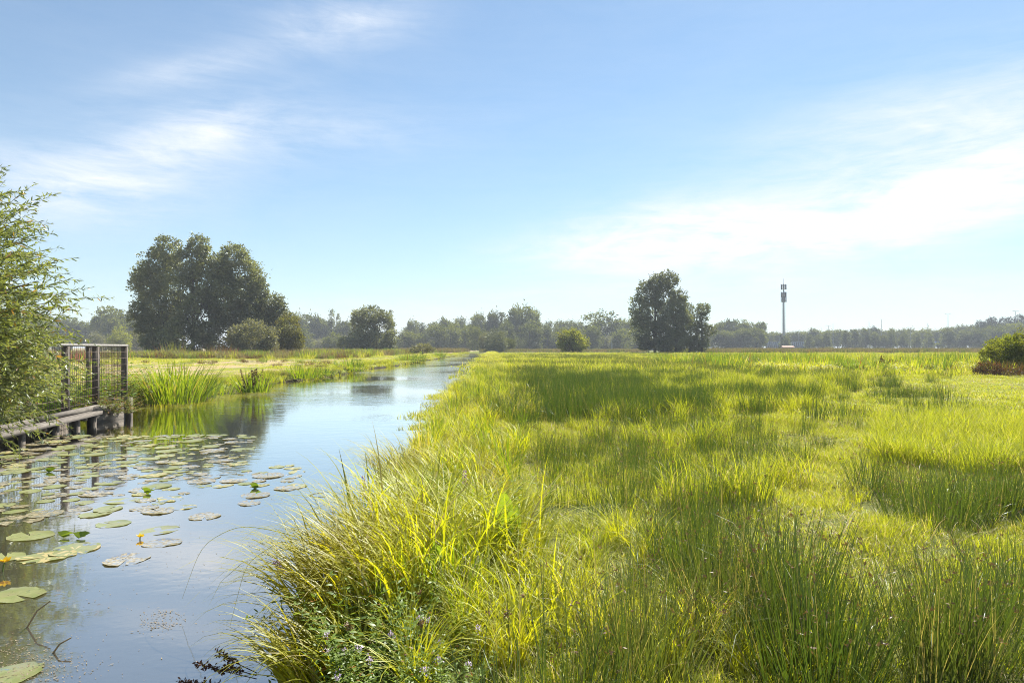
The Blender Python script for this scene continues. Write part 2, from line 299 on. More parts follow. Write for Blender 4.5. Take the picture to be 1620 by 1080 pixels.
def ground_mat():
    m = mat('meadow ground'); nt = m.node_tree; L = nt.links; geo = nd(nt, 'ShaderNodeNewGeometry')
    sp = nd(nt, 'ShaderNodeSeparateXYZ'); L.new(geo.outputs['Position'], sp.inputs[0])
    n1 = nd(nt, 'ShaderNodeTexNoise', i_Scale=.07, i_Detail=6.0, i_Roughness=.6); L.new(geo.outputs['Position'], n1.inputs['Vector'])
    n2 = nd(nt, 'ShaderNodeTexNoise', i_Scale=1.3, i_Detail=8.0, i_Roughness=.7); L.new(geo.outputs['Position'], n2.inputs['Vector'])
    f1 = math_(nt, 'MULTIPLY', math_(nt, 'SUBTRACT', n1.outputs[0], .38), 4, clamp=True); f2 = math_(nt, 'MULTIPLY', math_(nt, 'SUBTRACT', n2.outputs[0], .35), 3, clamp=True)
    c = mixc(nt, f2, mixc(nt, f1, (.10, .14, .02), (.17, .18, .035)), mixc(nt, f1, (.17, .22, .03), (.26, .25, .07)))
    mp = nd(nt, 'ShaderNodeMapping'); mp.inputs['Scale'].default_value = (1.1, .10, 1); L.new(geo.outputs['Position'], mp.inputs[0])
    n3 = nd(nt, 'ShaderNodeTexNoise', i_Scale=.55, i_Detail=5.0); L.new(mp.outputs[0], n3.inputs['Vector'])
    hay = math_(nt, 'MULTIPLY', math_(nt, 'SUBTRACT', n3.outputs[0], .40), 7, clamp=True)     # mown hay strips left of the water
    lf = math_(nt, 'LESS_THAN', sp.outputs[0], -13.5)
    c = mixc(nt, math_(nt, 'MULTIPLY', math_(nt, 'MULTIPLY', hay, lf), .95), c, (.38, .28, .17))
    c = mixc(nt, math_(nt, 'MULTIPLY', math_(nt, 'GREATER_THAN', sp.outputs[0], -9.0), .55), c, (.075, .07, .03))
    low = math_(nt, 'MULTIPLY', math_(nt, 'SUBTRACT', .2, sp.outputs[2]), 6, clamp=True)
    c = mixc(nt, low, c, (.035, .028, .018))
    b = nd(nt, 'ShaderNodeBsdfPrincipled', i_Roughness=.95); b.inputs['Specular IOR Level'].default_value = .1; L.new(c, b.inputs['Base Color'])
    bp = nd(nt, 'ShaderNodeBump', i_Strength=.8, i_Distance=.08); L.new(n2.outputs[0], bp.inputs['Height']); L.new(bp.outputs[0], b.inputs['Normal'])
    o = nd(nt, 'ShaderNodeOutputMaterial'); L.new(b.outputs[0], o.inputs[0]); return m
def water_mat():
    m = mat('canal water'); nt = m.node_tree; L = nt.links; geo = nd(nt, 'ShaderNodeNewGeometry')
    mp = nd(nt, 'ShaderNodeMapping'); mp.inputs['Scale'].default_value = (1, 1.3, 1); L.new(geo.outputs['Position'], mp.inputs[0])
    n1 = nd(nt, 'ShaderNodeTexNoise', i_Scale=2.2, i_Detail=3.0, i_Roughness=.5); L.new(mp.outputs[0], n1.inputs['Vector'])
    n2 = nd(nt, 'ShaderNodeTexNoise', i_Scale=9, i_Detail=2.0); L.new(mp.outputs[0], n2.inputs['Vector'])
    n3 = nd(nt, 'ShaderNodeTexNoise', i_Scale=.12, i_Detail=2.0); L.new(geo.outputs['Position'], n3.inputs['Vector'])
    amt = math_(nt, 'MULTIPLY', math_(nt, 'SUBTRACT', n3.outputs[0], .40), 5, clamp=True)       # breeze patches
    sp = nd(nt, 'ShaderNodeSeparateXYZ'); L.new(geo.outputs['Position'], sp.inputs[0])
    far = math_(nt, 'MULTIPLY', math_(nt, 'SUBTRACT', sp.outputs[1], 9), .08, clamp=True)
    amt = math_(nt, 'ADD', math_(nt, 'MULTIPLY', math_(nt, 'MULTIPLY', amt, far), .9), .10)
    h = math_(nt, 'MULTIPLY', math_(nt, 'ADD', n1.outputs[0], math_(nt, 'MULTIPLY', n2.outputs[0], .35)), amt)
    bp = nd(nt, 'ShaderNodeBump', i_Strength=1.0, i_Distance=.015); L.new(h, bp.inputs['Height'])
    n4 = nd(nt, 'ShaderNodeTexNoise', i_Scale=.8, i_Detail=5.0); L.new(geo.outputs['Position'], n4.inputs['Vector'])
    c = mixc(nt, n4.outputs[0], (.05, .046, .036), (.105, .095, .078))
    di = nd(nt, 'ShaderNodeBsdfDiffuse'); L.new(c, di.inputs[0]); L.new(bp.outputs[0], di.inputs[1])
    gl = nd(nt, 'ShaderNodeBsdfGlossy', i_Roughness=.05); gl.inputs[0].default_value = (1, .99, .97, 1); L.new(bp.outputs[0], gl.inputs['Normal'])
    fr = nd(nt, 'ShaderNodeFresnel', i_IOR=1.5); L.new(bp.outputs[0], fr.inputs['Normal']); f = math_(nt, 'MULTIPLY_ADD', fr.outputs[0], 1.15, .36, clamp=True)
    mx = nd(nt, 'ShaderNodeMixShader'); L.new(f, mx.inputs[0]); L.new(di.outputs[0], mx.inputs[1]); L.new(gl.outputs[0], mx.inputs[2])
    o = nd(nt, 'ShaderNodeOutputMaterial'); L.new(mx.outputs[0], o.inputs[0]); return m
M['ground'] = ground_mat(); M['water'] = water_mat()

# ------------------------------------------------------------------ terrain and water
def xr(y): y = np.asarray(y, float); return -1.25 - .030 * y + .10 * np.sin(y * .55) + .18 * np.sin(y * .21 + 1)
def xl(y):
    y = np.asarray(y, float); a = -10.2 - .207 * (y - 14.2); b = -10.45 - .005 * y + .25 * np.sin(y * .33) + .18 * np.sin(y * .9)
    t = np.clip((y - 16.2) / 2.5, 0, 1); return a * (1 - t) + b * t
def sm(a, b, x): t = np.clip((x - a) / (b - a), 0, 1); return t * t * (3 - 2 * t)
CEND = 185.0
def hmap(x, y):
    x, y = np.broadcast_arrays(np.asarray(x, float), np.asarray(y, float))
    base = .30 + .035 * np.sin(x * 1.3 + .4 * np.sin(y)) * np.cos(y * 1.1) + .02 * np.sin(x * 3.1 + y * 2.3)
    r = sm(-.30, .45, x - xr(y)); l = sm(-.25, .55, xl(y) - x); e = sm(-1, 2, y - CEND)
    k = np.maximum(np.maximum(r, l), e)
    road = sm(6, 1.5, np.abs(y - 405) - 6) * sm(60, 80, x)
    return -.55 + (base + .55) * k + road * .85
xs = np.unique(np.concatenate([-np.geomspace(3500, 22, 34), np.arange(-22, -8, .25), np.arange(-8, -4, 1.), np.arange(-9, 8, .16), np.geomspace(8, 3500, 44)]))
ys = np.unique(np.concatenate([np.arange(-12, 2, .5), np.arange(2, 24, .22), np.geomspace(24, 180, 110), np.arange(180, 190, .5), np.geomspace(190, 390, 14), np.arange(390, 422, 1.5), np.geomspace(422, 4000, 22)]))
Xg, Yg = np.meshgrid(xs, ys); Zg = hmap(Xg, Yg); nx, ny = len(xs), len(ys); I = np.arange(nx * ny).reshape(ny, nx)
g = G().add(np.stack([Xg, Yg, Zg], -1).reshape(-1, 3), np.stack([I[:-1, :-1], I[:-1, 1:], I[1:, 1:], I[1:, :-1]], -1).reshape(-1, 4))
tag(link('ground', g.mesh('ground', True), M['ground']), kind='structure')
tag(link('water', G().add([(-30, -12, 0), (6, -12, 0), (6, 189, 0), (-30, 189, 0)], [(0, 1, 2, 3)]).mesh('water'), M['water']), kind='structure')
g = G().box((310, 405, 1.20), (500, 9, .1)); tag(link('road', g.mesh('road'), M['asphalt']), kind='structure')

# ------------------------------------------------------------------ scattering of stuff through geometry nodes
def scatter(name, protos, P, rz, scl, idx, kindlabel=None, tilt=None):
    c = bpy.data.collections.new(name + ' sources')
    for i, (me, mt) in enumerate(protos):
        if not len(me.materials): me.materials.append(mt)
        o = bpy.data.objects.new('%s_source_%02d' % (name, i), me); c.objects.link(o)
    me = bpy.data.meshes.new(name); n = len(P); me.vertices.add(n); me.vertices.foreach_set('co', np.asarray(P, float).ravel())
    rot = np.zeros((n, 3)); rot[:, 2] = rz
    if tilt is not None: rot[:, :2] = tilt
    a = me.attributes.new('rot', 'FLOAT_VECTOR', 'POINT'); a.data.foreach_set('vector', rot.ravel())
    a = me.attributes.new('scl', 'FLOAT_VECTOR', 'POINT'); s3 = np.asarray(scl, float); s3 = np.repeat(s3[:, None], 3, 1) if s3.ndim == 1 else s3; a.data.foreach_set('vector', s3.ravel())
    a = me.attributes.new('idx', 'INT', 'POINT'); a.data.foreach_set('value', np.asarray(idx, np.int32))
    o = bpy.data.objects.new(name, me); COL.objects.link(o); tag(o, kind='stuff')
    ng = bpy.data.node_groups.new(name, 'GeometryNodeTree'); ng.interface.new_socket('Geometry', in_out='INPUT', socket_type='NodeSocketGeometry'); ng.interface.new_socket('Geometry', in_out='OUTPUT', socket_type='NodeSocketGeometry')
    gi = ng.nodes.new('NodeGroupInput'); go = ng.nodes.new('NodeGroupOutput'); ip = ng.nodes.new('GeometryNodeInstanceOnPoints'); ci = ng.nodes.new('GeometryNodeCollectionInfo')
    ci.inputs['Collection'].default_value = c; ci.inputs['Separate Children'].default_value = True; ci.inputs['Reset Children'].default_value = True
    def na(nm, ty): k = ng.nodes.new('GeometryNodeInputNamedAttribute'); k.data_type = ty; k.inputs[0].default_value = nm; return next(s for s in k.outputs if s.enabled and s.name == 'Attribute')
    L = ng.links; L.new(gi.outputs[0], ip.inputs['Points']); L.new(ci.outputs[0], ip.inputs['Instance']); ip.inputs['Pick Instance'].default_value = True
    L.new(na('idx', 'INT'), ip.inputs['Instance Index']); L.new(na('rot', 'FLOAT_VECTOR'), ip.inputs['Rotation']); L.new(na('scl', 'FLOAT_VECTOR'), ip.inputs['Scale'])
    L.new(ip.outputs[0], go.inputs[0]); md = o.modifiers.new('scatter', 'NODES'); md.node_group = ng
    return o
def disc(rng, n, r, sq=False):
    if sq: return np.stack([rng.uniform(-r, r, n), rng.uniform(-r, r, n), np.zeros(n)], 1)
    a = rng.uniform(0, 2 * math.pi, n); q = r * np.sqrt(rng.uniform(0, 1, n)); return np.stack([q * np.cos(a), q * np.sin(a), np.zeros(n)], 1)
def inpoly(x, y, poly):
    c = np.zeros(len(x), bool); n = len(poly)
    for i in range(n):
        x1, y1 = poly[i]; x2, y2 = poly[(i + 1) % n]
        k = ((y1 > y) != (y2 > y)) & (x < (x2 - x1) * (y - y1) / (y2 - y1 + 1e-12) + x1); c ^= k
    return c
def cand(rng, dens, y0, y1, pad=1.0, side=1):       # random ground points inside the wedge the picture can see (plus a margin), density per m2
    w0, w1 = .80 * y0 + pad, .80 * y1 + pad; n = int(dens * (w0 + w1) * (y1 - y0))
    y = np.sqrt(rng.uniform(0, 1, n) * (y1 ** 2 - y0 ** 2) + y0 ** 2) if y1 > 3 * y0 else rng.uniform(y0, y1, n)
    x = rng.uniform(-1, 1, n) * (.80 * y + pad); return x, y
def vnoise(x, y, f, seed=0):                          # smooth noise 0..1
    r = np.random.default_rng(seed); v = 0; w = 0
    for k in range(6):
        a, b, c = r.uniform(-1, 1), r.uniform(-1, 1), r.uniform(0, 6.28); ff = f * r.uniform(.6, 2.0); v = v + np.sin((a * x + b * y) * ff * 6.28 + c) ; w += 1
    return np.clip(.5 + v / w * .9, 0, 1)
def put(name, protos, x, y, rng, smin=.8, smax=1.2, dz=-.02, zs=None, tl=0.06):
    n = len(x); s = rng.uniform(smin, smax, n); s3 = np.stack([s, s, s * (1 if zs is None else zs)], 1)
    return scatter(name, protos, np.stack([x, y, hmap(x, y) + dz], 1), rng.uniform(0, 6.28, n), s3, rng.integers(0, len(protos), n), tilt=rng.normal(0, tl, (n, 2)))

# source meshes ----
def turf_mesh(seed, n, r, h0, h1, w, sq=True, curve=1.0):
    rng = np.random.default_rng(seed); g = G(); B = disc(rng, n, r, sq)
    g.blades(rng, B, rng.uniform(h0, h1, n), rng.uniform(.6, 1.3, n) * w, rng.uniform(0, .5, n), rng.uniform(.2, 1.7, n) * curve, 3); return g.mesh('turf')
def rush_mesh(seed, n, r, h0, h1, w, lean=.22, heads=True, tube=False, seg=4):
    rng = np.random.default_rng(seed); g = G(); B = disc(rng, n, r)
    az = np.arctan2(B[:, 1], B[:, 0]) + rng.normal(0, .7, n); rr = np.hypot(B[:, 0], B[:, 1]) / r
    H = rng.uniform(h0, h1, n) * (1 - .25 * rr * rng.uniform(0, 1, n)); a = rng.uniform(0, 1, n)
    C = g.blades(rng, B, H, w * rng.uniform(.7, 1.2, n), lean * rr * rng.uniform(.5, 1.3, n) + np.abs(rng.normal(0, .05, n)), rng.uniform(0, .35, n) + (rng.uniform(0, 1, n) < .06) * 1.4, seg, az, a, tube=tube, taper=2.5)
    nb = n // 5; g.blades(rng, disc(rng, nb, r * 1.1), rng.uniform(.2, .6, nb) * h0, w * 1.6, rng.uniform(.1, .8, nb), rng.uniform(.3, 1.6, nb), 3, None, rng.uniform(.5, 1, nb))
    if heads:
        k = rng.choice(n, n // 11, replace=False); P = C[k, -1] * .35 + C[k, -2] * .65
        P = np.repeat(P, 5, 0) + rng.normal(0, .006, (len(k) * 5, 3)); g.leaves(rng, P, rng.normal(0, 1, (len(P), 3)) + (0, 0, .6), .022, .008, None, 1)
    me = g.mesh('rush'); me.materials.append(M['rush' if h1 < .79 else 'rushfar']); me.materials.append(M['brownhead']); return me
def sedge_mesh(seed, n, r, h0, h1, w, az0=None, spread=1.0, curve=(.9, 2.4), tilt=(.05, .45), seg=6):
    rng = np.random.default_rng(seed); g = G(); B = disc(rng, n, r)
    az = rng.uniform(0, 6.28, n) if az0 is None else az0 + rng.normal(0, spread, n)
    g.blades(rng, B, rng.uniform(h0, h1, n), w * rng.uniform(.6, 1.3, n), rng.uniform(*tilt, n), rng.uniform(*curve, n), seg, az, p=1.6); return g.mesh('sedge')
def upright_mesh(seed, n, r, h0, h1, w, seg=4, lean=.3, curve=.7):
    rng = np.random.default_rng(seed); g = G(); B = disc(rng, n, r); rr = np.hypot(B[:, 0], B[:, 1]) / r
    g.blades(rng, B, rng.uniform(h0, h1, n), w * rng.uniform(.6, 1.2, n), lean * rr + rng.uniform(0, .12, n), rng.uniform(0, curve, n) * rng.uniform(0, 1, n), seg, np.arctan2(B[:, 1], B[:, 0]) + rng.normal(0, .5, n), taper=2.2); return g.mesh('upright leaves')
def herb_geo(g, rng, n, r, h0, h1, leaf, wl=.3, m=0, ms=0, flowers=0, mf=1, pairs=10, lean=.35, stemw=.004):
    B = disc(rng, n, r); rr = np.hypot(B[:, 0], B[:, 1]) / r; az = np.arctan2(B[:, 1], B[:, 0]) + rng.normal(0, .6, n); H = rng.uniform(h0, h1, n)
    C = g.blades(rng, B, H, stemw, lean * rr + rng.uniform(0, .1, n), rng.uniform(.1, .6, n), 6, az, np.full(n, .2), ms, tube=True)
    t = np.linspace(.12, .99, pairs); ti = t * 6; k = np.minimum(ti.astype(int), 5); f = (ti - k)[None, :, None]; P = C[:, k] * (1 - f) + C[:, k + 1] * f
    for q in (0, 1, 2):
        an = (np.arange(pairs) * 1.57 + q * 2.1)[None] + rng.normal(0, .4, (n, pairs)); D = np.stack([np.cos(an), np.sin(an), rng.uniform(-.15, .7, an.shape)], -1)
        LL = leaf * (1.15 - .65 * t)[None] * rng.uniform(.7, 1.2, an.shape)
        g.leaves(rng, P.reshape(-1, 3), D.reshape(-1, 3), LL.ravel(), (LL * wl).ravel(), None, m, six=True, nrm=np.array([[0, 0, 1.]]))
    if flowers:
        kk = rng.choice(n, min(n, flowers), replace=False); P = np.repeat(C[kk, -1], 26, 0) + rng.normal(0, .007, (len(kk) * 26, 3)); g.leaves(rng, P, rng.normal(0, 1, P.shape), .009, .006, None, mf)
    return C
def herb_mesh(seed, n, r, h0, h1, leaf, mats, **kw):
    rng = np.random.default_rng(seed); g = G(); herb_geo(g, rng, n, r, h0, h1, leaf, **kw); me = g.mesh('herb'); [me.materials.append(x) for x in mats]; return me

rng = np.random.default_rng(7)
def on_right(x, y, a=.15): return (x > xr(y) + a)
def on_left(x, y, a=.1): return (x < xl(y) - a)
# where the dark rush beds stand (ground points read off the photograph)
RB1 = [gp(*p) for p in [(905, 812), (1010, 800), (1150, 770), (1225, 720), (1215, 690), (1180, 655), (1280, 672), (1340, 668), (1345, 645), (1310, 622), (1330, 600), (1180, 588), (1120, 570), (1060, 564), (800, 563), (815, 590), (850, 640), (880, 720)]]
RB2 = [gp(*p) for p in [(860, 1150), (1340, 1150), (1340, 1000), (1240, 930), (1050, 930), (900, 940), (860, 1000)]]
OPEN = [[gp(*p) for p in q] for q in ([(1190, 690), (1400, 690), (1390, 830), (1420, 1150), (1330, 1150), (1330, 930), (1180, 850), (900, 850), (900, 800), (1150, 790)], [(1250, 586), (1420, 655), (1800, 655), (1800, 596), (1400, 592)])]
def is_open(x, y): return inpoly(x, y, OPEN[0]) | inpoly(x, y, OPEN[1])
def jit(x, y): return x + (vnoise(x, y, .22, 91) - .5) * .16 * y, y + (vnoise(x, y, .18, 92) - .5) * .22 * y
def rushness(x, y):
    rr = np.random.default_rng(len(x)); n = len(x); x = x + rr.normal(0, .05, n) * y; y = y * (1 + rr.normal(0, .11, n)); x, y = jit(x, y)
    return (inpoly(x, y, RB1) | inpoly(x, y, RB2)) & (rr.uniform(0, 1, n) < .45 + 1.1 * sm(.3, .7, vnoise(x, y, .35, 93)))
# turf
near = [(turf_mesh(10 + i, 260, .17, .05, .17, .0065), M['turf']) for i in range(5)]
mid = [(turf_mesh(20 + i, 420, .55, .07, .20, .012), M['turf']) for i in range(4)]
farp = [(turf_mesh(30 + i, 500, 1.6, .10, .28, .035), M['turf']) for i in range(4)]
x, y = cand(rng, 24, 2.0, 13.5); k = on_right(x, y, .1); x, y = x[k], y[k]; put('grass', near, x, y, rng, .75, 1.3, zs=(.4 + .8 * vnoise(x, y, .9, 3)) * np.where(is_open(x, y), .8, 1))
x, y = cand(rng, 4.2, 13, 34); k = on_right(x, y, .2) | on_left(x, y, .3); x, y = x[k], y[k]; put('grass', mid, x, y, rng, .8, 1.3, zs=(.25 + .8 * vnoise(x, y, .5, 4)) * np.where(is_open(x, y), .8, 1) * np.where(x < -9, .45, 1))
x, y = cand(rng, .42, 34, 150); k = on_right(x, y, .5) | (on_left(x, y, .6) & (x > -70)) & ~((x < -14) & (vnoise(x, y * .12, .25, 6) > .5)); x, y = x[k], y[k]; put('grass', farp, x, y, rng, .8, 1.3, zs=(.25 + .9 * vnoise(x, y, .08, 5)) * np.where(x < -9, .4, 1))
# taller bright tufts in the pasture
tuft = [(sedge_mesh(40 + i, 90, .13, .22, .45, .008, curve=(.3, 1.6), tilt=(.0, .5), seg=4), M['turf']) for i in range(4)]
x, y = cand(rng, 1.5, 2.2, 40); k = on_right(x, y, .8) & ~is_open(x, y) & (vnoise(x, y, .16, 8) > .58) & ~rushness(x, y); x, y = x[k], y[k]; put('tall_grass', tuft, x, y, rng, .6, 1.15)
tuftf = [(sedge_mesh(45 + i, 70, .5, .25, .5, .03, curve=(.3, 1.4), tilt=(0, .5), seg=3), M['turf']) for i in range(3)]
TG = [gp(*p) for p in [(1380, 735), (1700, 770), (1700, 690), (1560, 665), (1400, 680)]]
x, y = cand(rng, 22, 7, 16); k = inpoly(x, y, TG); x, y = x[k], y[k]; put('tall_grass', tuft, x, y, rng, .9, 1.3)
x, y = cand(rng, .35, 40, 150); k = (on_right(x, y, 1.5) & (vnoise(x, y, .05, 8) > .45)); x, y = x[k], y[k]; put('tall_grass', tuftf, x, y, rng, .5, 1.5)
dead = [(sedge_mesh(150 + i, 9, .2, .18, .42, .006, curve=(1.2, 2.8), tilt=(.3, 1.2), seg=6), M['straw']) for i in range(4)]
x, y = cand(rng, 9, 5, 13); k = inpoly(*jit(x, y), RB1) & (vnoise(x, y, .42, 94) > .60); x, y = x[k], y[k]; put('tall_grass', tuft, x, y, rng, .7, 1.5)
x, y = cand(rng, 5, 13, 32); k = inpoly(*jit(x, y), RB1) & (vnoise(x, y, .2, 95) > .50); x, y = x[k], y[k]; put('tall_grass', tuft, x, y, rng, .9, 1.7)
x, y = cand(rng, 1.3, 32, 110); k = inpoly(*jit(x, y), RB1) & (vnoise(x, y, .07, 96) > .48); x, y = x[k], y[k]; put('tall_grass', tuftf, x, y, rng, .9, 1.5)
x, y = cand(rng, 8, 2.3, 18); k = on_right(x, y, .3) & (vnoise(x, y, .4, 55) > .42); x, y = x[k], y[k]; put('dead_grass', dead, x, y, rng, .5, 1.2)
x, y = cand(rng, 2.0, 18, 45); k = on_right(x, y, .3) & (vnoise(x, y, .2, 56) > .45); x, y = x[k], y[k]; put('dead_grass', dead, x, y, rng, 1, 1.8)
# rushes
rn = [(rush_mesh(60 + i, 85, .22, .34, .72, .0048), None) for i in range(5)]
rm = [(rush_mesh(66 + i, 90, .24, .45, .75, .0085, tube=False, heads=False, seg=3), None) for i in range(4)]
rf = [(rush_mesh(72 + i, 90, .8, .35, .8, .024, tube=False, heads=False, seg=2), None) for i in range(4)]
x, y = cand(rng, 2.6, 2.2, 5.2); k = rushness(x, y) & (vnoise(x, y, .45, 12) > .15); x, y = x[k], y[k]; put('rushes', rn, x, y, rng, .8, 1.15)
x, y = cand(rng, 8.0, 5.2, 12); k = rushness(x, y) & (vnoise(x, y, .42, 94) < .68); x, y = x[k], y[k]; put('rushes', rn, x, y, rng, .65, 1.0)
x, y = cand(rng, 9, 12, 32); k = rushness(x, y) & (vnoise(x, y, .2, 95) < .56) & ((x < y * .34) | (vnoise(x, y, .35, 97) > .5)); x, y = x[k], y[k]; put('rushes', rm, x, y, rng, .7, 1.05)
x, y = cand(rng, 1.5, 32, 110); k = rushness(x, y) & (vnoise(x, y, .07, 96) < .56); x, y = x[k], y[k]; put('rushes', rf, x, y, rng, .6, .95)
x, y = cand(rng, .16, 12, 90); k = on_right(x, y, 2.4) & (~is_open(x, y) | (rng.random(len(x)) < .15)) & (vnoise(x, y, .06, 16) > .45) & (vnoise(x, y, .3, 17) > .5); x, y = x[k], y[k]; put('rushes', rm, x, y, rng, .5, 1.0)
x, y = cand(rng, .05, 40, 140); k = on_right(x, y, 3) & (vnoise(x, y, .035, 18) > .5); x, y = x[k], y[k]; put('rushes', rf, x, y, rng, .4, .8)
# sedge and herbs along the right bank
sn = [(sedge_mesh(80 + i, 85, .13, .55, 1.0, .013), M['sedge']) for i in range(5)]
su = [(upright_mesh(90 + i, 34, .15, .45, .85, .02), M['iris']) for i in range(2)]
sf = [(sedge_mesh(95 + i, 90, .45, .6, 1.05, .03, seg=4), M['sedge']) for i in range(4)]
def bank(y0, y1, dens, s0, s1):
    n = int((y1 - y0) * (s1 - s0) * dens); y = rng.uniform(y0, y1, n); return xr(y) + rng.uniform(s0, s1, n), y
x, y = bank(2.6, 5, 9, .3, 2.2); put('sedges', sn + su, x, y, rng, .4, .6)
x, y = bank(5, 15, 9, .3, 2.1); k = (x - xr(y)) < 1.0 + 1.1 * vnoise(x, y, .3, 21); x, y = x[k], y[k]; put('sedges', sn + su, x, y, rng, .45, .8)
x, y = bank(15, 40, 7, .15, 2.0); put('sedges', sn + su, x, y, rng, .5, .85)
x, y = bank(40, 190, 2.2, .2, 2.4); put('sedges', sf, x, y, rng, .45, .75)
# left bank fringe
n = 900; y = 17.5 + (180 - 17.5) * rng.uniform(0, 1, n) ** 1.6; x = xl(y) - rng.uniform(.05, 1.1, n); k = vnoise(x, y, .12, 31) > .3; x, y = x[k], y[k]
put('bank_grass', [(upright_mesh(130 + i, 70, .28, .18, .42, .02), M['turf']) for i in range(3)] + [(herb_mesh(134, 30, .25, .12, .35, .06, [M['bankherb']]), None)], x, y, rng, .45, 1.15)

# ------------------------------------------------------------------ trees
def far_tree(seed, lobes, h, leaf, mt, label_leaf='crown', dens=1.0, trunk=.3, low=.15, **kw):
    rng = np.random.default_rng(seed); g = G(); g.crown(rng, lobes, leaf, dens, **kw)
    t = G(); t.tube([(0, 0, -.2), (.1, 0, h * .35), (0, .1, h * .75)], [trunk, trunk * .7, trunk * .2], 6)
    for l in lobes: t.tube(limb(rng, (0, 0, h * low), (l[0], l[1], l[2])), np.linspace(trunk * .5, trunk * .08, 6), 4)
    r = empty('tree', (0, 0, -100)); link('crown', g.mesh('crown'), mt, r); link('trunk', t.mesh('trunk', True), M['bark'], r); return r
def protos_round(seed, n=7, h=10, w=4.2):
    rng = np.random.default_rng(seed); L = [(0, 0, h * .55, w * .7, w * .7, h * .38)]
    for i in range(n): a = rng.uniform(0, 6.28); z = rng.uniform(.22, .8); rr = w * .6 * math.sin(math.pi * min(.95, z + .12)) ; q = rng.uniform(.26, .42) * w; L.append((rr * math.cos(a), rr * math.sin(a), h * z, q, q, q * 1.15))
    return L
P_ = {}
P_['round'] = [far_tree(200 + i, protos_round(200 + i), 10, .50, M['treefar'], dens=1.3) for i in range(4)]
P_['dense'] = [far_tree(210 + i, [(0, 0, 5.0, 3.3, 3.3, 4.9)] + protos_round(210 + i, 5, 10, 3.6)[1:], 10, .45, M['treefar']) for i in range(2)]
P_['poplar'] = [far_tree(220 + i, [(0, 0, 2.4, 1.5, 1.5, 2.2), (.1, 0, 5.0, 1.3, 1.3, 2.4), (0, .1, 7.8, .85, .85, 2.2)], 10, .38, M['pine']) for i in range(2)]
P_['row'] = [far_tree(230 + i, [(0, 0, 2.6, 2.7, 2.7, 2.2), (.2, .1, 5.0, 2.5, 2.5, 2.6), (-.1, 0, 7.6, 1.7, 1.7, 2.3)] + protos_round(230 + i, 3, 9, 2.9)[1:], 10, .42, M['treefar']) for i in range(3)]
P_['pine'] = [far_tree(240 + i, [(.3, 0, 8.6, 1.6, 1.6, 1.1), (-.7, .2, 7.3, 1.5, 1.5, .9), (.8, 0, 6.6, 1.4, 1.4, .8), (-.2, 0, 5.2, 1.7, 1.7, .9)], 10, .4, M['pine'], dens=.8) for i in range(2)]
P_['shrub'] = [far_tree(250 + i, [(0, 0, 4, 4.6, 4.4, 4.2), (-3.4, 0, 2.8, 3, 3, 3), (3.2, .5, 3.0, 3.2, 3, 3.1)], 8, .5, M['treeolive']) for i in range(2)]
used = set()
NAMES = {'round': 'broadleaf_tree', 'dense': 'broadleaf_tree', 'poplar': 'poplar_tree', 'row': 'roadside_tree', 'pine': 'pine_tree', 'shrub': 'shrub'}
def plant(kind, px, top, d, label, group=None, wpx=None, cat=None, base=.25, mt=None):
    """a tree whose trunk stands at distance d, tall enough to reach photo row `top`, optionally wpx photo pixels wide"""
    src = P_[kind][random.randrange(len(P_[kind]))]; h = (gz(top, d) - base) * (1.05 if kind in ('round', 'dense') else 1); ref = {'shrub': 8.2, 'round': 9.6, 'dense': 9.9, 'poplar': 10, 'row': 9.9, 'pine': 9.7}[kind]; s = h / ref
    ww = {'shrub': 12, 'round': 9.2, 'dense': 8.4, 'poplar': 3.2, 'row': 6.0, 'pine': 4.2}[kind]; sx = s if wpx is None else wpx / FPX * d / ww * (1.35 if kind in ('round', 'dense') else 1.1)
    args = ((gx(px, d), d, base), random.uniform(0, 6.28), (sx, sx, s))
    if src.name not in used: o = src; used.add(src.name); o.location, o.rotation_euler, o.scale = args[0], (0, 0, args[1]), args[2]
    else: o = copy_tree(src, *args)
    o.name = NAMES[kind]
    if mt:
        for ch in o.children:
            if ch.name.startswith('crown'): ch.data = ch.data.copy(); ch.data.materials[0] = M[mt]
    tag(o, label, cat or ('shrub' if kind == 'shrub' else 'tree'), group); return o
random.seed(5)
# far left wood behind the railing and willow
for i, (px, top, w) in enumerate([(92, 492, 34), (112, 489, 24), (150, 496, 30), (205, 494, 30), (226, 498, 26), (60, 494, 40), (20, 496, 40), (245, 505, 30)]):
    plant('round', px, top, 330 + 10 * (i % 3), 'hazy green tree in the far wood left of the big willows', 'trees of the far left wood', w)
for i in range(12): plant('round', -30 + i * 24 + random.uniform(-5, 5), 508 + random.uniform(-6, 4), 370, 'dim tree at the back of the far left wood', 'back trees of the far left wood', 34)
plant('poplar', 137, 487, 325, 'slim upright tree standing out of the far left wood', None, 20, mt='treefar')
plant('round', 174, 486, 320, 'broad domed tree in the middle of the far left wood', None, 46)
for i, (px, top, w, mt) in enumerate([(122, 518, 22, 'bushbright'), (94, 530, 24, 'treefar'), (70, 524, 30, 'treeolive'), (152, 527, 30, 'treegrey'), (215, 524, 30, 'treeolive'), (240, 532, 26, 'treeolive'), (40, 528, 34, 'treeolive')]):
    plant('shrub', px, top, 240 + 6 * i, 'low rounded shrub in front of the far left wood', 'shrubs before the far left wood', w, mt=mt)
plant('shrub', 190, 520, 236, 'pale green rounded shrub above the end of the railing', None, 34, mt='bushbright')
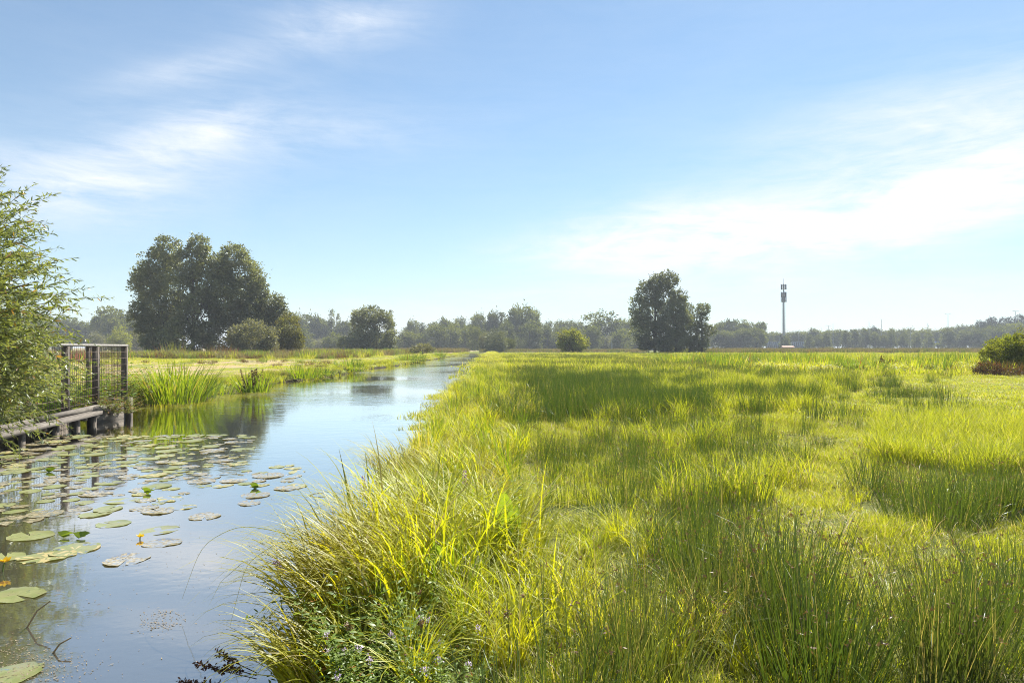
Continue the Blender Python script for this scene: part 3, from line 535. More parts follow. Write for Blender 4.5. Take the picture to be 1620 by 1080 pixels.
# far wood between the two left groups
for i, (px, top, w) in enumerate([(452, 494, 34), (474, 497, 32), (496, 499, 30), (545, 510, 30), (560, 512, 30), (510, 506, 30), (428, 500, 40)]):
    plant('round', px, top, 380 + 8 * (i % 3), 'hazy tree in the wood right of the big willow group', 'trees of the middle left wood', w)
plant('poplar', 524, 489, 385, 'tallest dark spire in the wood right of the big willows', None, 13)
plant('poplar', 535, 496, 384, 'shorter dark spire just right of the tallest spire', None, 12)
for i, (px, top, w) in enumerate([(505, 518, 28), (480, 522, 30), (465, 520, 30)]): plant('dense', px, top, 300 + 6 * i, 'mid green rounded tree in front of the middle left wood', 'front trees of the middle left wood', w)
plant('shrub', 529, 528, 280, 'pale olive bush at the foot of the middle left wood', None, 34)
# treeline at the end of the canal
for i, (px, top, w) in enumerate([(637, 503, 22), (652, 507, 20), (664, 511, 20), (684, 514, 26), (703, 505, 28), (718, 511, 24), (731, 506, 26), (745, 513, 20), (858, 512, 24), (871, 511, 24), (886, 508, 22), (902, 508, 26), (916, 512, 22), (978, 506, 26), (992, 508, 24), (1004, 512, 26), (812, 503, 30), (1128, 524, 26), (650, 518, 28)]):
    plant('round' if i % 3 else 'dense', px, top, 400 + 9 * (i % 4), 'bluish hazy tree in the treeline closing the end of the canal', 'trees of the treeline beyond the canal', w)
plant('poplar', 617, 490, 330, 'dark pointed cypress rising behind the tree by the left bank', None, 12)
plant('round', 757, 497, 370, 'open-crowned tree with sky showing under it, left of the tallest crowns', None, 26, base=.25)
plant('round', 784, 494, 365, 'dark domed tree left of the tallest crown in the treeline', None, 34)
plant('round', 824, 485, 360, 'tallest rounded crown in the treeline right of the canal end', None, 44)
plant('round', 843, 490, 364, 'dark crown leaning on the tallest crown from the right', None, 26)
plant('dense', 950, 497, 370, 'wide smooth domed willow in the treeline between bright bush and tall poplar', None, 60)
for i, (px, top, w) in enumerate([(640, 525, 30), (690, 513, 34), (713, 515, 30), (735, 517, 20), (668, 528, 26), (800, 508, 26), (866, 520, 30), (890, 520, 26), (838, 512, 36), (935, 518, 30), (985, 522, 30)]):
    plant('dense', px, top, 320 + 6 * (i % 4), 'lower front tree of the treeline beyond the canal', 'front trees of the canal treeline', w)
plant('row', 748, 514, 300, 'narrow dark tree right at the vanishing end of the canal', None, 18)
plant('dense', 756, 519, 290, 'dark tree hiding the vanishing end of the canal', None, 20)
plant('shrub', 786, 523, 205, 'dark rounded bush just right of the canal end', None, 40, mt='tree')
plant('shrub', 768, 527, 215, 'grey green bush touching the dark rounded bush on its left', None, 24, mt='treegrey')
plant('row', 832, 525, 200, 'small neat round tree standing alone left of the bright bush', None, 26)
plant('shrub', 806, 535, 215, 'small bush between dark rounded bush and neat round tree', None, 22, mt='treefar')
# right wood, mast surroundings
for i, (px, top, w) in enumerate([(1136, 513, 30), (1150, 508, 34), (1168, 506, 38), (1186, 511, 30), (1203, 511, 24), (1142, 525, 34), (1175, 522, 36), (1196, 520, 26), (1160, 530, 30)]):
    plant('round' if i < 5 else 'dense', px, top, 400 - 12 * (i // 5) * 3, 'tree of the dark wood between tall poplar and mast', 'trees of the wood left of the mast', w)
for i in range(34):
    px = 1212 + i * 12.6; top = 527 - 5 * min(1, max(0, (px - 1230) / 60)) - 9 * min(1, max(0, (px - 1480) / 60)) + random.uniform(-2.2, 2.2)
    plant('round', px, top, 470 + random.uniform(-12, 12), 'tree of the continuous wood behind the motorway trees', 'trees of the wood behind the motorway', 22, base=.4)
for i, (px, top) in enumerate([(1308, 523), (1322, 520), (1338, 523), (1353, 522), (1369, 521), (1385, 525), (1410, 520), (1430, 526), (1450, 526), (1469, 526), (1398, 530), (1295, 530), (1281, 530)]):
    plant('row', px, top, 394, 'evenly spaced roadside tree before the motorway', 'roadside trees along the motorway', 15)
plant('row', 1500, 519, 392, 'large full roadside tree right of the blue lorry', None, 26); plant('row', 1526, 522, 392, 'dark roadside tree second right of the blue lorry', None, 25)
for px, top, w in [(1548, 520, 24), (1570, 516, 26), (1592, 515, 26), (1612, 513, 28), (1632, 514, 28)]: plant('dense', px, top, 385, 'full green tree in the wood behind the big right-hand bush', 'trees behind the right-hand bush', w)
for i, (px, top, w) in enumerate([(1499, 510, 17), (1535, 506, 18), (1551, 508, 14), (1571, 502, 15), (1585, 503, 12), (1598, 502, 13), (1613, 498, 16), (1562, 507, 12)]):
    plant('pine', px, top, 455, 'wind-combed pine rising above the wood at far right', 'pines above the right-hand wood', w)
plant('pine', 1383, 517, 440, 'lone pine top poking above the motorway wood', None, 9)
plant('row', 1242, 532, 352, 'small conical tree at the foot of the telecom mast', None, 17)

def hero(name, seed, d, spec, leaf, mt, label, base_px, cat='tree', group=None, trunk=.35, dens=1.0, depth=.95, low=.1, **kw):
    """tree with crown lobes given as (px, py, rx, ry) outlines; each gets its own depth"""
    rng = np.random.default_rng(seed); bx = gx(base_px, d); lobes = []
    for (px, py, rx, ry) in spec:
        a, b = rx / FPX * d, ry / FPX * d; lobes.append((gx(px, d) - bx, rng.uniform(-.35, .35) * a, gz(py, d) - .3, a * .93, a * depth, b * .93))
    g = G(); kw.setdefault('clump', .21); g.crown(rng, lobes, leaf, dens * 1.35, **kw); t = G(); h = max(l[2] for l in lobes)
    t.tube([(0, 0, -.3), (.1, .05, h * .3), (.05, -.1, h * .62), (-.1, 0, h * .85)], [trunk, trunk * .8, trunk * .45, trunk * .12], 8)
    for l in lobes:
        t.tube(limb(rng, (0, 0, h * (low + .15 * rng.random())), (l[0], l[1], l[2] + l[5] * .4), 7), np.linspace(trunk * .5, trunk * .05, 7), 5)
        for q in range(5):
            v = rng.normal(0, 1, 3); v /= np.linalg.norm(v); v[2] = abs(v[2]); t.tube(limb(rng, (l[0], l[1], l[2] - l[5] * .3), (l[0] + v[0] * l[3], l[1] + v[1] * l[4], l[2] + v[2] * l[5]), 5), np.linspace(trunk * .16, .012, 5), 3)
    r = empty(name, (bx, d, .3)); link('crown', g.mesh('crown'), M[mt], r); link('trunk', t.mesh('trunk', True), M['bark'], r); tag(r, label, cat, group); return r
hero('willow_tree', 301, 112, [(265, 402, 22, 30), (252, 425, 26, 30), (234, 446, 26, 28), (219, 440, 11, 14), (251, 479, 38, 38), (245, 519, 32, 30), (228, 500, 20, 26), (262, 540, 30, 20)], .34, 'tree', 'leftmost tall crown of the big willow group, with ragged open left edge', 262)
hero('willow_tree', 302, 110, [(313, 390, 18, 20), (300, 415, 28, 30), (322, 440, 32, 38), (279, 470, 34, 45), (318, 500, 38, 40), (300, 535, 42, 26), (344, 425, 16, 26), (346, 470, 22, 40)], .34, 'tree', 'tallest central crown of the big willow group', 305)
hero('willow_tree', 303, 114, [(373, 406, 23, 20), (379, 432, 32, 32), (401, 444, 14, 20), (364, 474, 38, 38), (385, 500, 32, 36), (350, 530, 34, 28)], .34, 'tree', 'right crown of the big willow group with a notched top', 366)
hero('willow_tree', 304, 116, [(426, 484, 24, 22), (405, 495, 32, 30), (438, 500, 14, 24), (420, 525, 36, 28), (412, 458, 14, 18), (395, 478, 20, 22)], .34, 'tree', 'lower sloping crown at the right end of the big willow group', 415)
hero('shrub', 305, 100, [(402, 532, 34, 28), (388, 545, 22, 16), (425, 546, 16, 16), (375, 535, 14, 20)], .26, 'treegrey', 'grey feathery shrub in front of the big willow group', 402, 'shrub', trunk=.15)
hero('shrub', 306, 108, [(458, 522, 20, 25), (446, 540, 22, 20), (470, 541, 13, 18)], .26, 'treeolive', 'olive rounded shrub at the right foot of the big willow group', 458, 'shrub', trunk=.15)
hero('broadleaf_tree', 307, 170, [(586, 499, 26, 14), (570, 505, 16, 16), (577, 524, 22, 24), (603, 515, 20, 24), (598, 540, 22, 16), (580, 542, 20, 14)], .45, 'tree', 'compact dark tree standing by the left bank, apart from the wood', 590, trunk=.4)
hero('shrub', 308, 166, [(550, 544, 16, 10), (563, 543, 12, 11)], .4, 'tree', 'low dark bush at the left foot of the compact dark tree', 553, 'shrub', trunk=.15)
hero('shrub', 309, 165, [(617, 538, 11, 17), (610, 545, 11, 11)], .4, 'tree', 'dark upright bush at the right foot of the compact dark tree', 615, 'shrub', trunk=.15)
hero('poplar_tree', 311, 152, [(1056, 443, 18, 13), (1042, 452, 20, 20), (1024, 465, 18, 22), (1052, 470, 22, 24), (1011, 489, 15, 26), (1032, 498, 26, 28), (1012, 520, 16, 22), (1035, 530, 24, 22), (1022, 543, 14, 12)], .38, 'tree', 'tallest leafy poplar of the group right of centre', 1036, dens=.85)
hero('willow_tree', 312, 148, [(1074, 475, 13, 18), (1070, 492, 17, 20), (1063, 512, 22, 26), (1080, 515, 18, 28), (1066, 540, 26, 18), (1050, 545, 16, 12)], .34, 'tree', 'drooping willow in the middle of the group right of centre', 1070)
hero('willow_tree', 313, 150, [(1091, 497, 8, 18), (1093, 525, 14, 26), (1096, 545, 16, 14)], .34, 'tree', 'thin ragged tree between drooping willow and the rightmost small tree', 1092, dens=.8)
hero('willow_tree', 314, 149, [(1113, 489, 12, 10), (1111, 505, 9, 16), (1124, 522, 10, 8), (1110, 530, 12, 18), (1106, 546, 14, 10)], .34, 'tree', 'rightmost small tree of the group right of centre, leaning right', 1110, dens=.85)
hero('bush', 315, 150, [(903, 536, 19, 15), (916, 540, 16, 14), (893, 543, 12, 13), (909, 545, 22, 10)], .34, 'bushbright', 'bright yellow green rounded bush standing alone in the meadow', 906, 'bush', trunk=.2)
hero('bush', 316, 36, [(1592, 552, 26, 18), (1565, 562, 18, 16), (1610, 545, 24, 16), (1630, 545, 30, 22), (1600, 580, 30, 18), (1640, 575, 40, 24)], .075, 'bushbright', 'large green bush at the right edge of the meadow', 1612, 'bush', trunk=.09, dens=.8)
hero('shrub', 317, 33, [(1570, 585, 20, 14), (1590, 592, 24, 12), (1553, 588, 12, 10), (1615, 596, 20, 10)], .06, 'reddish', 'reddish brown undergrowth in front of the large right-hand bush', 1585, 'shrub', trunk=.04, dens=.5)
for i in range(46):
    px = 430 + i * 14.3 + random.uniform(-3, 3)
    plant('shrub', px, 534 + random.uniform(-4, 5), 345 + random.uniform(-8, 8), 'low bush at the foot of the far treeline', 'bushes along the foot of the treeline', 24, mt=None if i % 3 else 'treefar')
hero('bush', 318, 300, [(1313, 552, 6, 4)], .3, 'treeolive', 'tiny olive bush in the open right of the mast', 1313, 'bush', trunk=.1)

# ------------------------------------------------------------------ willow beside the boardwalk
def near_willow():
    rng = np.random.default_rng(401); base = np.array((-10.3, 8.9, .25)); r = empty('willow_tree', tuple(base)); c0 = np.array((-9.1, 9.3, 2.2)); rad = np.array((3.1, 2.4, 3.1))
    tr = G(); lf = G(); tr.tube([(0, 0, -.3), (.1, .05, .8), (.35, .1, 1.6)], [.17, .14, .11], 10)
    n = 2500; d = rng.normal(0, 1, (n, 3)); d /= np.linalg.norm(d, axis=1)[:, None]; d[:, 0] = np.where(rng.random(n) < .35, np.abs(d[:, 0]), d[:, 0])
    for i in range(14):
        q = rng.normal(0, 1, 3); q /= np.linalg.norm(q); q[2] = abs(q[2]) * .8; tr.tube(limb(rng, (.35, .1, 1.2 + .3 * rng.random()), c0 - base + q * rad * .75, 7), np.linspace(.06, .008, 7), 5)
    for i in range(n):
        cc, ra = (c0, rad) if i % 3 else (np.array((-8.9, 9.4, 1.35)), np.array((2.75, 2.2, 1.15)))
        s = cc - base + d[i] * ra * rng.uniform(.35, .74); v = d[i] * (1, 1, .7) + (.25, -.05, .55) + rng.normal(0, .28, 3); v /= np.linalg.norm(v)
        L = rng.uniform(.55, 1.15); t = np.linspace(0, 1, 7)[:, None]; C = s + v * L * t + np.array((0, 0, -.42)) * (L * t ** 2.2) * rng.uniform(.2, 1.1)
        tr.tube(C, np.linspace(.006, .0015, 7), 3, m=1)
        k = int(L / .028); tt = rng.uniform(.08, 1, k) * 6; j = np.minimum(tt.astype(int), 5); f = (tt - j)[:, None]; P = C[j] * (1 - f) + C[j + 1] * f
        T = C[j + 1] - C[j]; T /= np.linalg.norm(T, axis=1)[:, None]; D = T * .9 + rng.normal(0, .55, (k, 3)); D[:, 2] -= .25
        LL = rng.uniform(.075, .135, k) * (1 - .35 * (tt / 6) ** 3); lf.leaves(rng, P, D, LL, LL * .20, None, 0, six=True)
    me = tr.mesh('branches', True); me.materials.append(M['bark']); me.materials.append(M['twig']); link('branches', me, None, r)
    link('leaves', lf.mesh('leaves'), M['willow'], r); tag(r, 'young willow with narrow leaves overhanging the boardwalk at the left edge', 'tree')
near_willow()

# ------------------------------------------------------------------ boardwalk with railing
def ln(y): return -9.3 - .207 * (y - 14.2)          # railing line
def boardwalk():
    r = empty('boardwalk', (ln(14), 14, .3)); o = np.array((ln(14), 14, .3))
    def add(name, g, m): return link(name, g.mesh(name), M[m], r)
    def pt(y, off, z): return (ln(y) + off - o[0], y - o[1], z - o[2])
    g = G()
    for i, off in enumerate((.31, .16, .01, -.14, -.29)): g.bar(pt(8.0, off, .27), pt(15.2 - .1 * i, off, .27), .142, .045, a=.3 + .1 * i)
    add('deck', g, 'woodb')
    add('edge_board', G().bar(pt(8.0, .405, .25), pt(15.15, .405, .262), .03, .075), 'woodb')
    add('kick_beam', G().bar(pt(12.75, .13, .345), pt(15.6, .13, .345), .10, .10), 'woodb')
    add('kick_beam', G().bar(pt(8.0, .13, .34), pt(12.45, .13, .34), .09, .09), 'woodb')
    for y in (10.2, 11.9, 13.2, 14.15, 15.0): add('support_post', G().box(pt(y, .26, -.2), (.12, .12, .87), rz=.2), 'wood')
    add('back_or_shade_board', G().bar(pt(8.0, -.36, -.12), pt(15.6, -.36, -.12), .05, .66), 'wood')  # dark board added so the gap under the deck reads as shade
    for y in (9.0, 10.8, 12.6, 14.4): add('cross_beam', G().bar(pt(y, -.4, .20), pt(y, .37, .20), .08, .09), 'wood')
    for y in (9.3, 11.0, 12.6, 14.2, 15.75, 17.6): add('railing_post', G().box(pt(y, .02, 1.02), (.115, .115, 1.42), rz=.2), 'wood')
    e0 = np.array((ln(17.6), 17.6)); e1 = np.array((-12.3, 19.8)); e2 = np.array((-15.0, 19.3))
    for p in (e1, e2, (e0 + e1) / 2 * .5 + e1 * .5): add('railing_post', G().box((p[0] - o[0], p[1] - o[1], .72), (.10, .10, 1.42), rz=.7), 'wood')
    add('handrail', G().bar(pt(8.6, .02, 1.755), pt(17.66, .02, 1.755), .13, .045), 'rail')
    add('handrail', G().bar((e0[0] - o[0], e0[1] - o[1] + .05, 1.452), (e1[0] - o[0], e1[1] - o[1], 1.452), .12, .045), 'rail')
    add('handrail', G().bar((e1[0] - o[0] - .08, e1[1] - o[1], 1.45), (e2[0] - o[0], e2[1] - o[1], 1.45), .12, .045), 'rail')
    def net(a, b, z0, z1):
        g = G(); a = np.array(a, float); b = np.array(b, float); L = np.linalg.norm(b - a); n = max(2, int(L / .10))
        for i in range(n + 1): p = a + (b - a) * i / n; g.tube([(p[0], p[1], z0), (p[0], p[1], z1)], .0042, 4)
        for z in np.arange(z0 + .04, z1, .16): g.tube([(a[0], a[1], z), (b[0], b[1], z)], .0042, 4)
        add('wire_mesh', g, 'wire')
    ys = (9.3, 11.0, 12.6, 14.2, 15.75, 17.6)
    for y0, y1 in zip(ys[:-1], ys[1:]): net(pt(y0 + .06, .09, 0)[:2], pt(y1 - .06, .09, 0)[:2], .13, 1.43)
    net(e0 - o[:2], e1 - o[:2], .1, 1.43)
    tag(r, 'weathered timber boardwalk with wire mesh railing on the left bank', 'boardwalk')
    w = empty('retaining_wall', (-9.32, 15.8, 0)); 
    for i, z in enumerate((-.16, .06, .27)): link('board', G().bar((-.02 * i, -.72, z), (.0, .62, z + .01), .05, .205, a=.2 + .3 * i).mesh('board'), M['woodb'], w)
    link('post', G().box((.03, .76, .06), (.13, .13, .86)).mesh('post'), M['wood'], w); link('post', G().box((.05, -.78, -.02), (.10, .10, .62)).mesh('post'), M['wood'], w)
    link('back_or_shade_board', G().bar((-.07, .66, .33), (-.95, .95, .42), .05, .22).mesh('back_or_shade_board'), M['woodb'], w)
    tag(w, 'short wooden bank wall with a square end post beside the boardwalk', 'retaining wall')
boardwalk()

# ------------------------------------------------------------------ plants of the left bank
def clump(name, me, mats, loc, label, cat, group=None, scl=1, rz=0):
    o = link(name, me, mats, None, loc, rz, scl); return tag(o, label, cat, group)
def at(px, py, z=.3): x, d = gp(px, py, z); return (x, d, float(hmap(x, d)) - .02)
def iris_mesh(seed, n, r, h0, h1, w): return upright_mesh(seed, n, r, h0, h1, w, seg=6, lean=.5, curve=1.7)
clump('iris_clump', iris_mesh(501, 260, .95, .95, 1.5, .036), M['iris'], (gx(278, 19.6), 19.6, .12), 'large fan of yellow green sword leaves at the water edge beside the boardwalk', 'iris plant')
clump('iris_clump', iris_mesh(502, 60, .5, .6, .95, .03), M['iris'], (gx(322, 21.5), 21.5, .12), 'smaller sword-leaved clump touching the large one on its right', 'iris plant')
clump('iris_clump', iris_mesh(503, 50, .4, .35, .6, .03), M['iris'], (gx(352, 23), 23, .1), 'low grass clump right of the two sword-leaved clumps', 'grass clump')
clump('iris_clump', iris_mesh(504, 110, .6, .55, 1.0, .035), M['iris'], (gx(402, 24.5), 24.5, .1), 'yellow green upright leaves around the rusty seed stalks on the left bank', 'iris plant')
def dock(seed, n, h0, h1, r, leafy=True):
    rng = np.random.default_rng(seed); root = G(); B = disc(rng, n, r); H = rng.uniform(h0, h1, n)
    C = root.blades(rng, B, H, .012, rng.uniform(0, .3, n), rng.uniform(0, .4, n), 6, None, np.full(n, .5), 0, tube=True, taper=4)
    for k in range(3, 7):
        for j in (0, .5):
            P = C[:, k - 1] * (1 - j) + C[:, k] * j; P = np.repeat(P, 14, 0) + rng.normal(0, .018, (n * 14, 3)) * (1, 1, 2); root.leaves(rng, P, rng.normal(0, 1, P.shape), .045, .028, None, 0)
    if leafy: P = np.repeat(B, 4, 0); D = rng.normal(0, 1, P.shape); D[:, 2] = .6 + np.abs(D[:, 2]); root.leaves(rng, P, D, rng.uniform(.2, .35, len(P)), .07, None, 1, six=True)
    me = root.mesh('dock'); me.materials.append(M['dockdark']); me.materials.append(M['herb']); return me
clump('dock_plant', dock(511, 7, .7, 1.05, .22), None, (gx(400, 24.3), 24.3, .1), 'rusty dock seed stalks standing on the left bank', 'dock plant')
for i, (px, py, s, w) in enumerate([(425, 606, .6, 'small brown dock stalks at the water edge right of the rusty ones'), (1397, 588, 1.1, 'dark brown dock stalks in the weeds of the right meadow, left clump'), (1412, 586, 1.0, 'dark brown dock stalks in the weeds of the right meadow, middle clump'), (1468, 583, .9, 'narrow dark dock stalk right of the other brown stalks'),
                                    (1182, 571, 1.0, 'small reddish dock clump in the meadow below the wood'), (1435, 584, .7, 'short brown dock clump between the taller ones in the right meadow')]):
    clump('dock_plant', dock(512 + i, 9, .6, 1.0, .35), None, at(px, py), w, 'dock plant', None, s)
hm = [M['herb'], M['mauve']]; bm_ = [M['bankherb'], M['mauve']]
for i, (px, d, s, me_s, lab) in enumerate([(125, 16.2, 1.2, 1, 'leafy green weeds behind the mesh between the first two posts'), (165, 17.4, 1.3, 1, 'leafy green weeds behind the mesh near the corner post'), (85, 15.6, 1.1, 1, 'dark leafy weeds behind the mesh below the willow'), (60, 14.4, 1.0, 1, 'dark leafy weeds at the foot of the willow branches'), (200, 19.0, 1.15, 0, 'straggly yellowish weeds at the corner of the railing'), (225, 19.2, .95, 0, 'straggly yellowish weeds left of the sword-leaved clump')]):
    clump('weed_clump', herb_mesh(520 + i, 46, .5, .55, 1.0, .10, hm if me_s else bm_, wl=.35), None, (gx(px, d), d, .25), lab, 'weeds', None, s)
clump('weed_clump', herb_mesh(530, 60, .38, .3, .62, .07, bm_, lean=1.0, wl=.3), None, (gx(174, 15.7), 15.7, .28), 'pale trailing weed spilling over the wooden bank wall', 'weeds')
clump('weed_clump', herb_mesh(531, 40, .3, .25, .5, .07, bm_, lean=1.1, wl=.3), None, (gx(188, 15.9), 15.9, .16), 'lower trailing weed hanging to the water beside the end post', 'weeds')
clump('weed_clump', herb_mesh(532, 40, .4, .2, .5, .06, bm_, wl=.3), None, (gx(232, 19.5), 19.5, .1), 'low pale weeds at the water edge right of the end post', 'weeds')
for i, (px, py, h, lab) in enumerate([(505, 601, .55, 'small iris tuft at the water edge in the middle of the left bank'), (570, 590, .75, 'round grassy clump at the water edge farther along the left bank'), (632, 575, .9, 'dark grassy clump on the far left bank, nearer of two'), (652, 573, .9, 'dark grassy clump on the far left bank, farther of two'), (545, 597, .4, 'low grass tuft before the round grassy clump'), (690, 567, 1.0, 'grass tuft near the far end of the left bank')]):
    d = (CZ - .0) * FPX / (py - HOR); x = float(xl(d)) - .25
    clump('grass_clump', upright_mesh(540 + i, 190, .95, h * .8, h * 1.5, .045, lean=.5, curve=1.4), M['iris' if i < 2 else 'herb'], (x, d, .1), lab, 'grass clump')
hero('brush_heap', 330, 118, [(668, 550, 15, 7), (655, 554, 8, 4), (680, 553, 8, 5)], .22, 'treegrey', 'low grey heap of brush on the left bank near the canal end', 668, 'brush heap', trunk=.08, dens=.7)
# weed belts: nobody could count them
def belt(name, me_list, x0, x1, y0, y1, n, seed, s=(.7, 1.3), cond=None):
    rng = np.random.default_rng(seed); y = rng.uniform(y0, y1, n); x = rng.uniform(x0, x1, n); x = x * (y / y1) if x1 - x0 > 60 else x
    if cond is not None: k = cond(x, y); x, y = x[k], y[k]
    put(name, me_list, x, y, rng, *s)
wb = [(upright_mesh(551, 80, .8, .5, 1.2, .05), M['herb']), (upright_mesh(552, 80, .8, .5, 1.1, .05), M['turf']), (herb_mesh(553, 30, .7, .5, 1.1, .16, [M['bankherb']], pairs=8), None), (upright_mesh(554, 90, .8, .5, 1.1, .045), M['reddish']), (upright_mesh(555, 90, .8, .6, 1.3, .05), M['reed'])]
L_OK = lambda x, y: (x < xl(y) - 7)
belt('weeds', wb, -62, -20, 82, 98, 900, 561, (.5, 1.15), cond=L_OK)
belt('weeds', [wb[2], wb[3], wb[0]], -40, -12, 28, 80, 150, 569, (.25, .5), cond=lambda x, y: (x < xl(y) - 2) & (vnoise(x, y, .05, 47) > .52))
belt('weeds', wb, -36, -18, 96, 170, 480, 562, (.6, 1.3), cond=lambda x, y: x < xl(y) - 9)
belt('weeds', wb[:3] + wb[:2], 12, 64, 38, 62, 900, 563, (.5, 1.15), cond=lambda x, y: (vnoise(x, y, .06, 44) > .35))
belt('weeds', [(herb_mesh(556, 40, .7, .3, .7, .18, [M['sedge']], pairs=7, wl=.45), None)], 16, 36, 37, 46, 300, 564, (.5, .9))
belt('weeds', [wb[3], wb[2], wb[1]], 24, 30, 33, 38, 60, 565, (.5, .9))
rd = [(upright_mesh(557, 110, 1.6, .8, 1.35, .07, lean=.15), M['reed']), (upright_mesh(558, 110, 1.6, .7, 1.2, .07, lean=.15), M['rushfar']), (upright_mesh(559, 110, 1.6, .7, 1.2, .07, lean=.15), M['reed'])]
belt('reeds', rd, 45, 150, 165, 200, 1700, 566, (.8, 1.15))
belt('reeds', rd, -20, 45, 205, 235, 520, 567, (.7, 1.0), cond=lambda x, y: x > -9)
belt('reeds', rd, -70, -14, 180, 215, 620, 568, (.7, 1.2))
clump('fireweed_patch', upright_mesh(571, 160, 2.2, .9, 1.6, .06), M['fireweed'], (gx(112, 62), 62, .25), 'patch of pink flowering weeds seen through the railing', 'flowers')
clump('weed_clump', upright_mesh(572, 170, 1.6, 1.0, 2.4, .06), M['reddish'], (gx(348, 90), 90, .25), 'rust coloured feathery weeds before the big willow group', 'weeds')
clump('weed_clump', upright_mesh(573, 120, 1.6, 1.2, 2.7, .07), M['bankherb'], (gx(275, 90), 90, .25), 'tall grey green weeds standing left of the rust coloured ones', 'weeds')
clump('fireweed_patch', upright_mesh(574, 120, 1.3, .8, 1.7, .06), M['fireweed'], (gx(367, 88), 88, .25), 'mauve flowering weeds just right of the rust coloured weeds', 'flowers')
clump('weed_clump', upright_mesh(575, 120, 1.5, .8, 1.8, .06), M['reddish'], (gx(525, 118), 118, .25), 'brownish weeds on the path edge before the compact dark tree', 'weeds')

# ------------------------------------------------------------------ rush tussocks one can tell apart
tus = [link('rush_tussock', rush_mesh(601 + i, n, r, h0, h1, .005 if i < 4 else .008, lean=l), None) for i, (n, r, h0, h1, l) in enumerate([(330, .24, .45, .72, .4), (460, .40, .40, .66, .42), (150, .16, .30, .5, .5), (380, .28, .5, .8, .38), (380, .55, .4, .65, .35), (160, .5, .3, .55, .4)])]
first = set()
for i, (px, py, t, s, lab) in enumerate([
        (1480, 1062, 3, .88, 'dark rush tussock in the near right corner of the meadow'), (1530, 1040, 0, .9, 'rush tussock just right of the near corner tussock'),
        (1605, 985, 0, .85, 'rush tussock cut by the right edge of the picture'), (1475, 822, 1, .95, 'broad rush tussock with dark base in the middle right, left of a pair'),
        (1545, 806, 1, .95, 'broad rush tussock of the middle right, right of a pair'), (1600, 800, 0, .8, 'rush tussock beside the right edge, behind the broad pair'),
        (1372, 772, 2, 1.1, 'thin sparse rush tussock standing alone left of the broad pair'), (1300, 716, 2, .75, 'small low rush tuft on the open turf right of the rush bed'),
        (1415, 630, 4, .85, 'rush tussock in the distance, left half of a dark clump'), (1452, 631, 4, .8, 'rush tussock in the distance, right half of a dark clump'),
        (1240, 640, 5, 1.0, 'rush clump at the right edge of the dark rush bed'), (1340, 660, 5, 1.0, 'rush clump right of the pinkish bare patch'),
        (1150, 985, 3, .95, 'tall rush tussock with fanning stems in the centre foreground'), (1235, 960, 0, 1.0, 'rush tussock leaning right beside the tall centre one'),
        (1090, 905, 0, .9, 'rush tussock just behind the tall centre one'), (1285, 1075, 0, .95, 'rush tussock at the bottom edge right of centre'), (1010, 1075, 3, .85, 'rush tussock at the bottom edge near the sedge bank'),
        (1255, 583, 4, .8, 'lonely faint rush clump out in the bright meadow'), (1560, 655, 5, .7, 'faint low rush clump in the far right turf')]):
    x, yy = gp(px, py); src = tus[t]
    if t not in first: o = src; first.add(t)
    else: o = src.copy(); COL.objects.link(o)
    o.location = (x, yy, float(hmap(x, yy)) - .02); o.rotation_euler = (0, 0, random.uniform(0, 6.28)); o.scale = (s,) * 3
    o.name = 'rush_tussock'; tag(o, lab, 'rush tussock')

# ------------------------------------------------------------------ water lilies
def pad_mesh(seed, k=26):
    rng = np.random.default_rng(seed); a = np.linspace(.16, 2 * math.pi - .16, k); rim = (1 + rng.normal(0, .03, k) + .07 * np.sin(a * 2 + seed) - .12 * (rng.random(k) < .08)) * .5; ex = rng.uniform(.78, .9)
    g = G(); rings = []
    for q, zz in ((.0, .0), (.5, .003), (.86, .005), (1.0, .012)):
        z = zz + (rng.normal(0, .003, k) + .006 * np.sin(a * 3 + seed)) * q ** 2 - .004 * q; rings.append(np.stack([rim * q * np.cos(a), rim * q * np.sin(a) * ex, z], 1))
    V = np.concatenate(rings); F = [(i * k + j, i * k + j + 1, (i + 1) * k + j + 1, (i + 1) * k + j) for i in range(3) for j in range(k - 1)]
    g.add(V, F, rng.uniform(0, 1, len(F)) * .45 + rng.uniform(0, .5)); return g.mesh('lily_pad', True)
pads_g = []; pads_b = []
for i in range(5): me = pad_mesh(700 + i); me.materials.append(M['padg']); pads_g.append(me)
for i in range(4): me = pad_mesh(720 + i); me.materials.append(M['padb']); pads_b.append(me)
def pad(px, py, dia, brown, label, group='lily pads on the canal', tiltx=None, z=None):
    tiltx = random.gauss(0, .012) if tiltx is None else tiltx; z = random.uniform(-.001, .004) if z is None else z
    x, d = gp(px, py, 0); me = random.choice(pads_b if brown else pads_g); o = link('lily_pad', me, None, None, (x, d, z), random.uniform(0, 6.28), (dia, dia, min(dia * 1.4, 1.0)))
    o.rotation_euler[0] = tiltx; tag(o, label, 'lily pad', group); return o
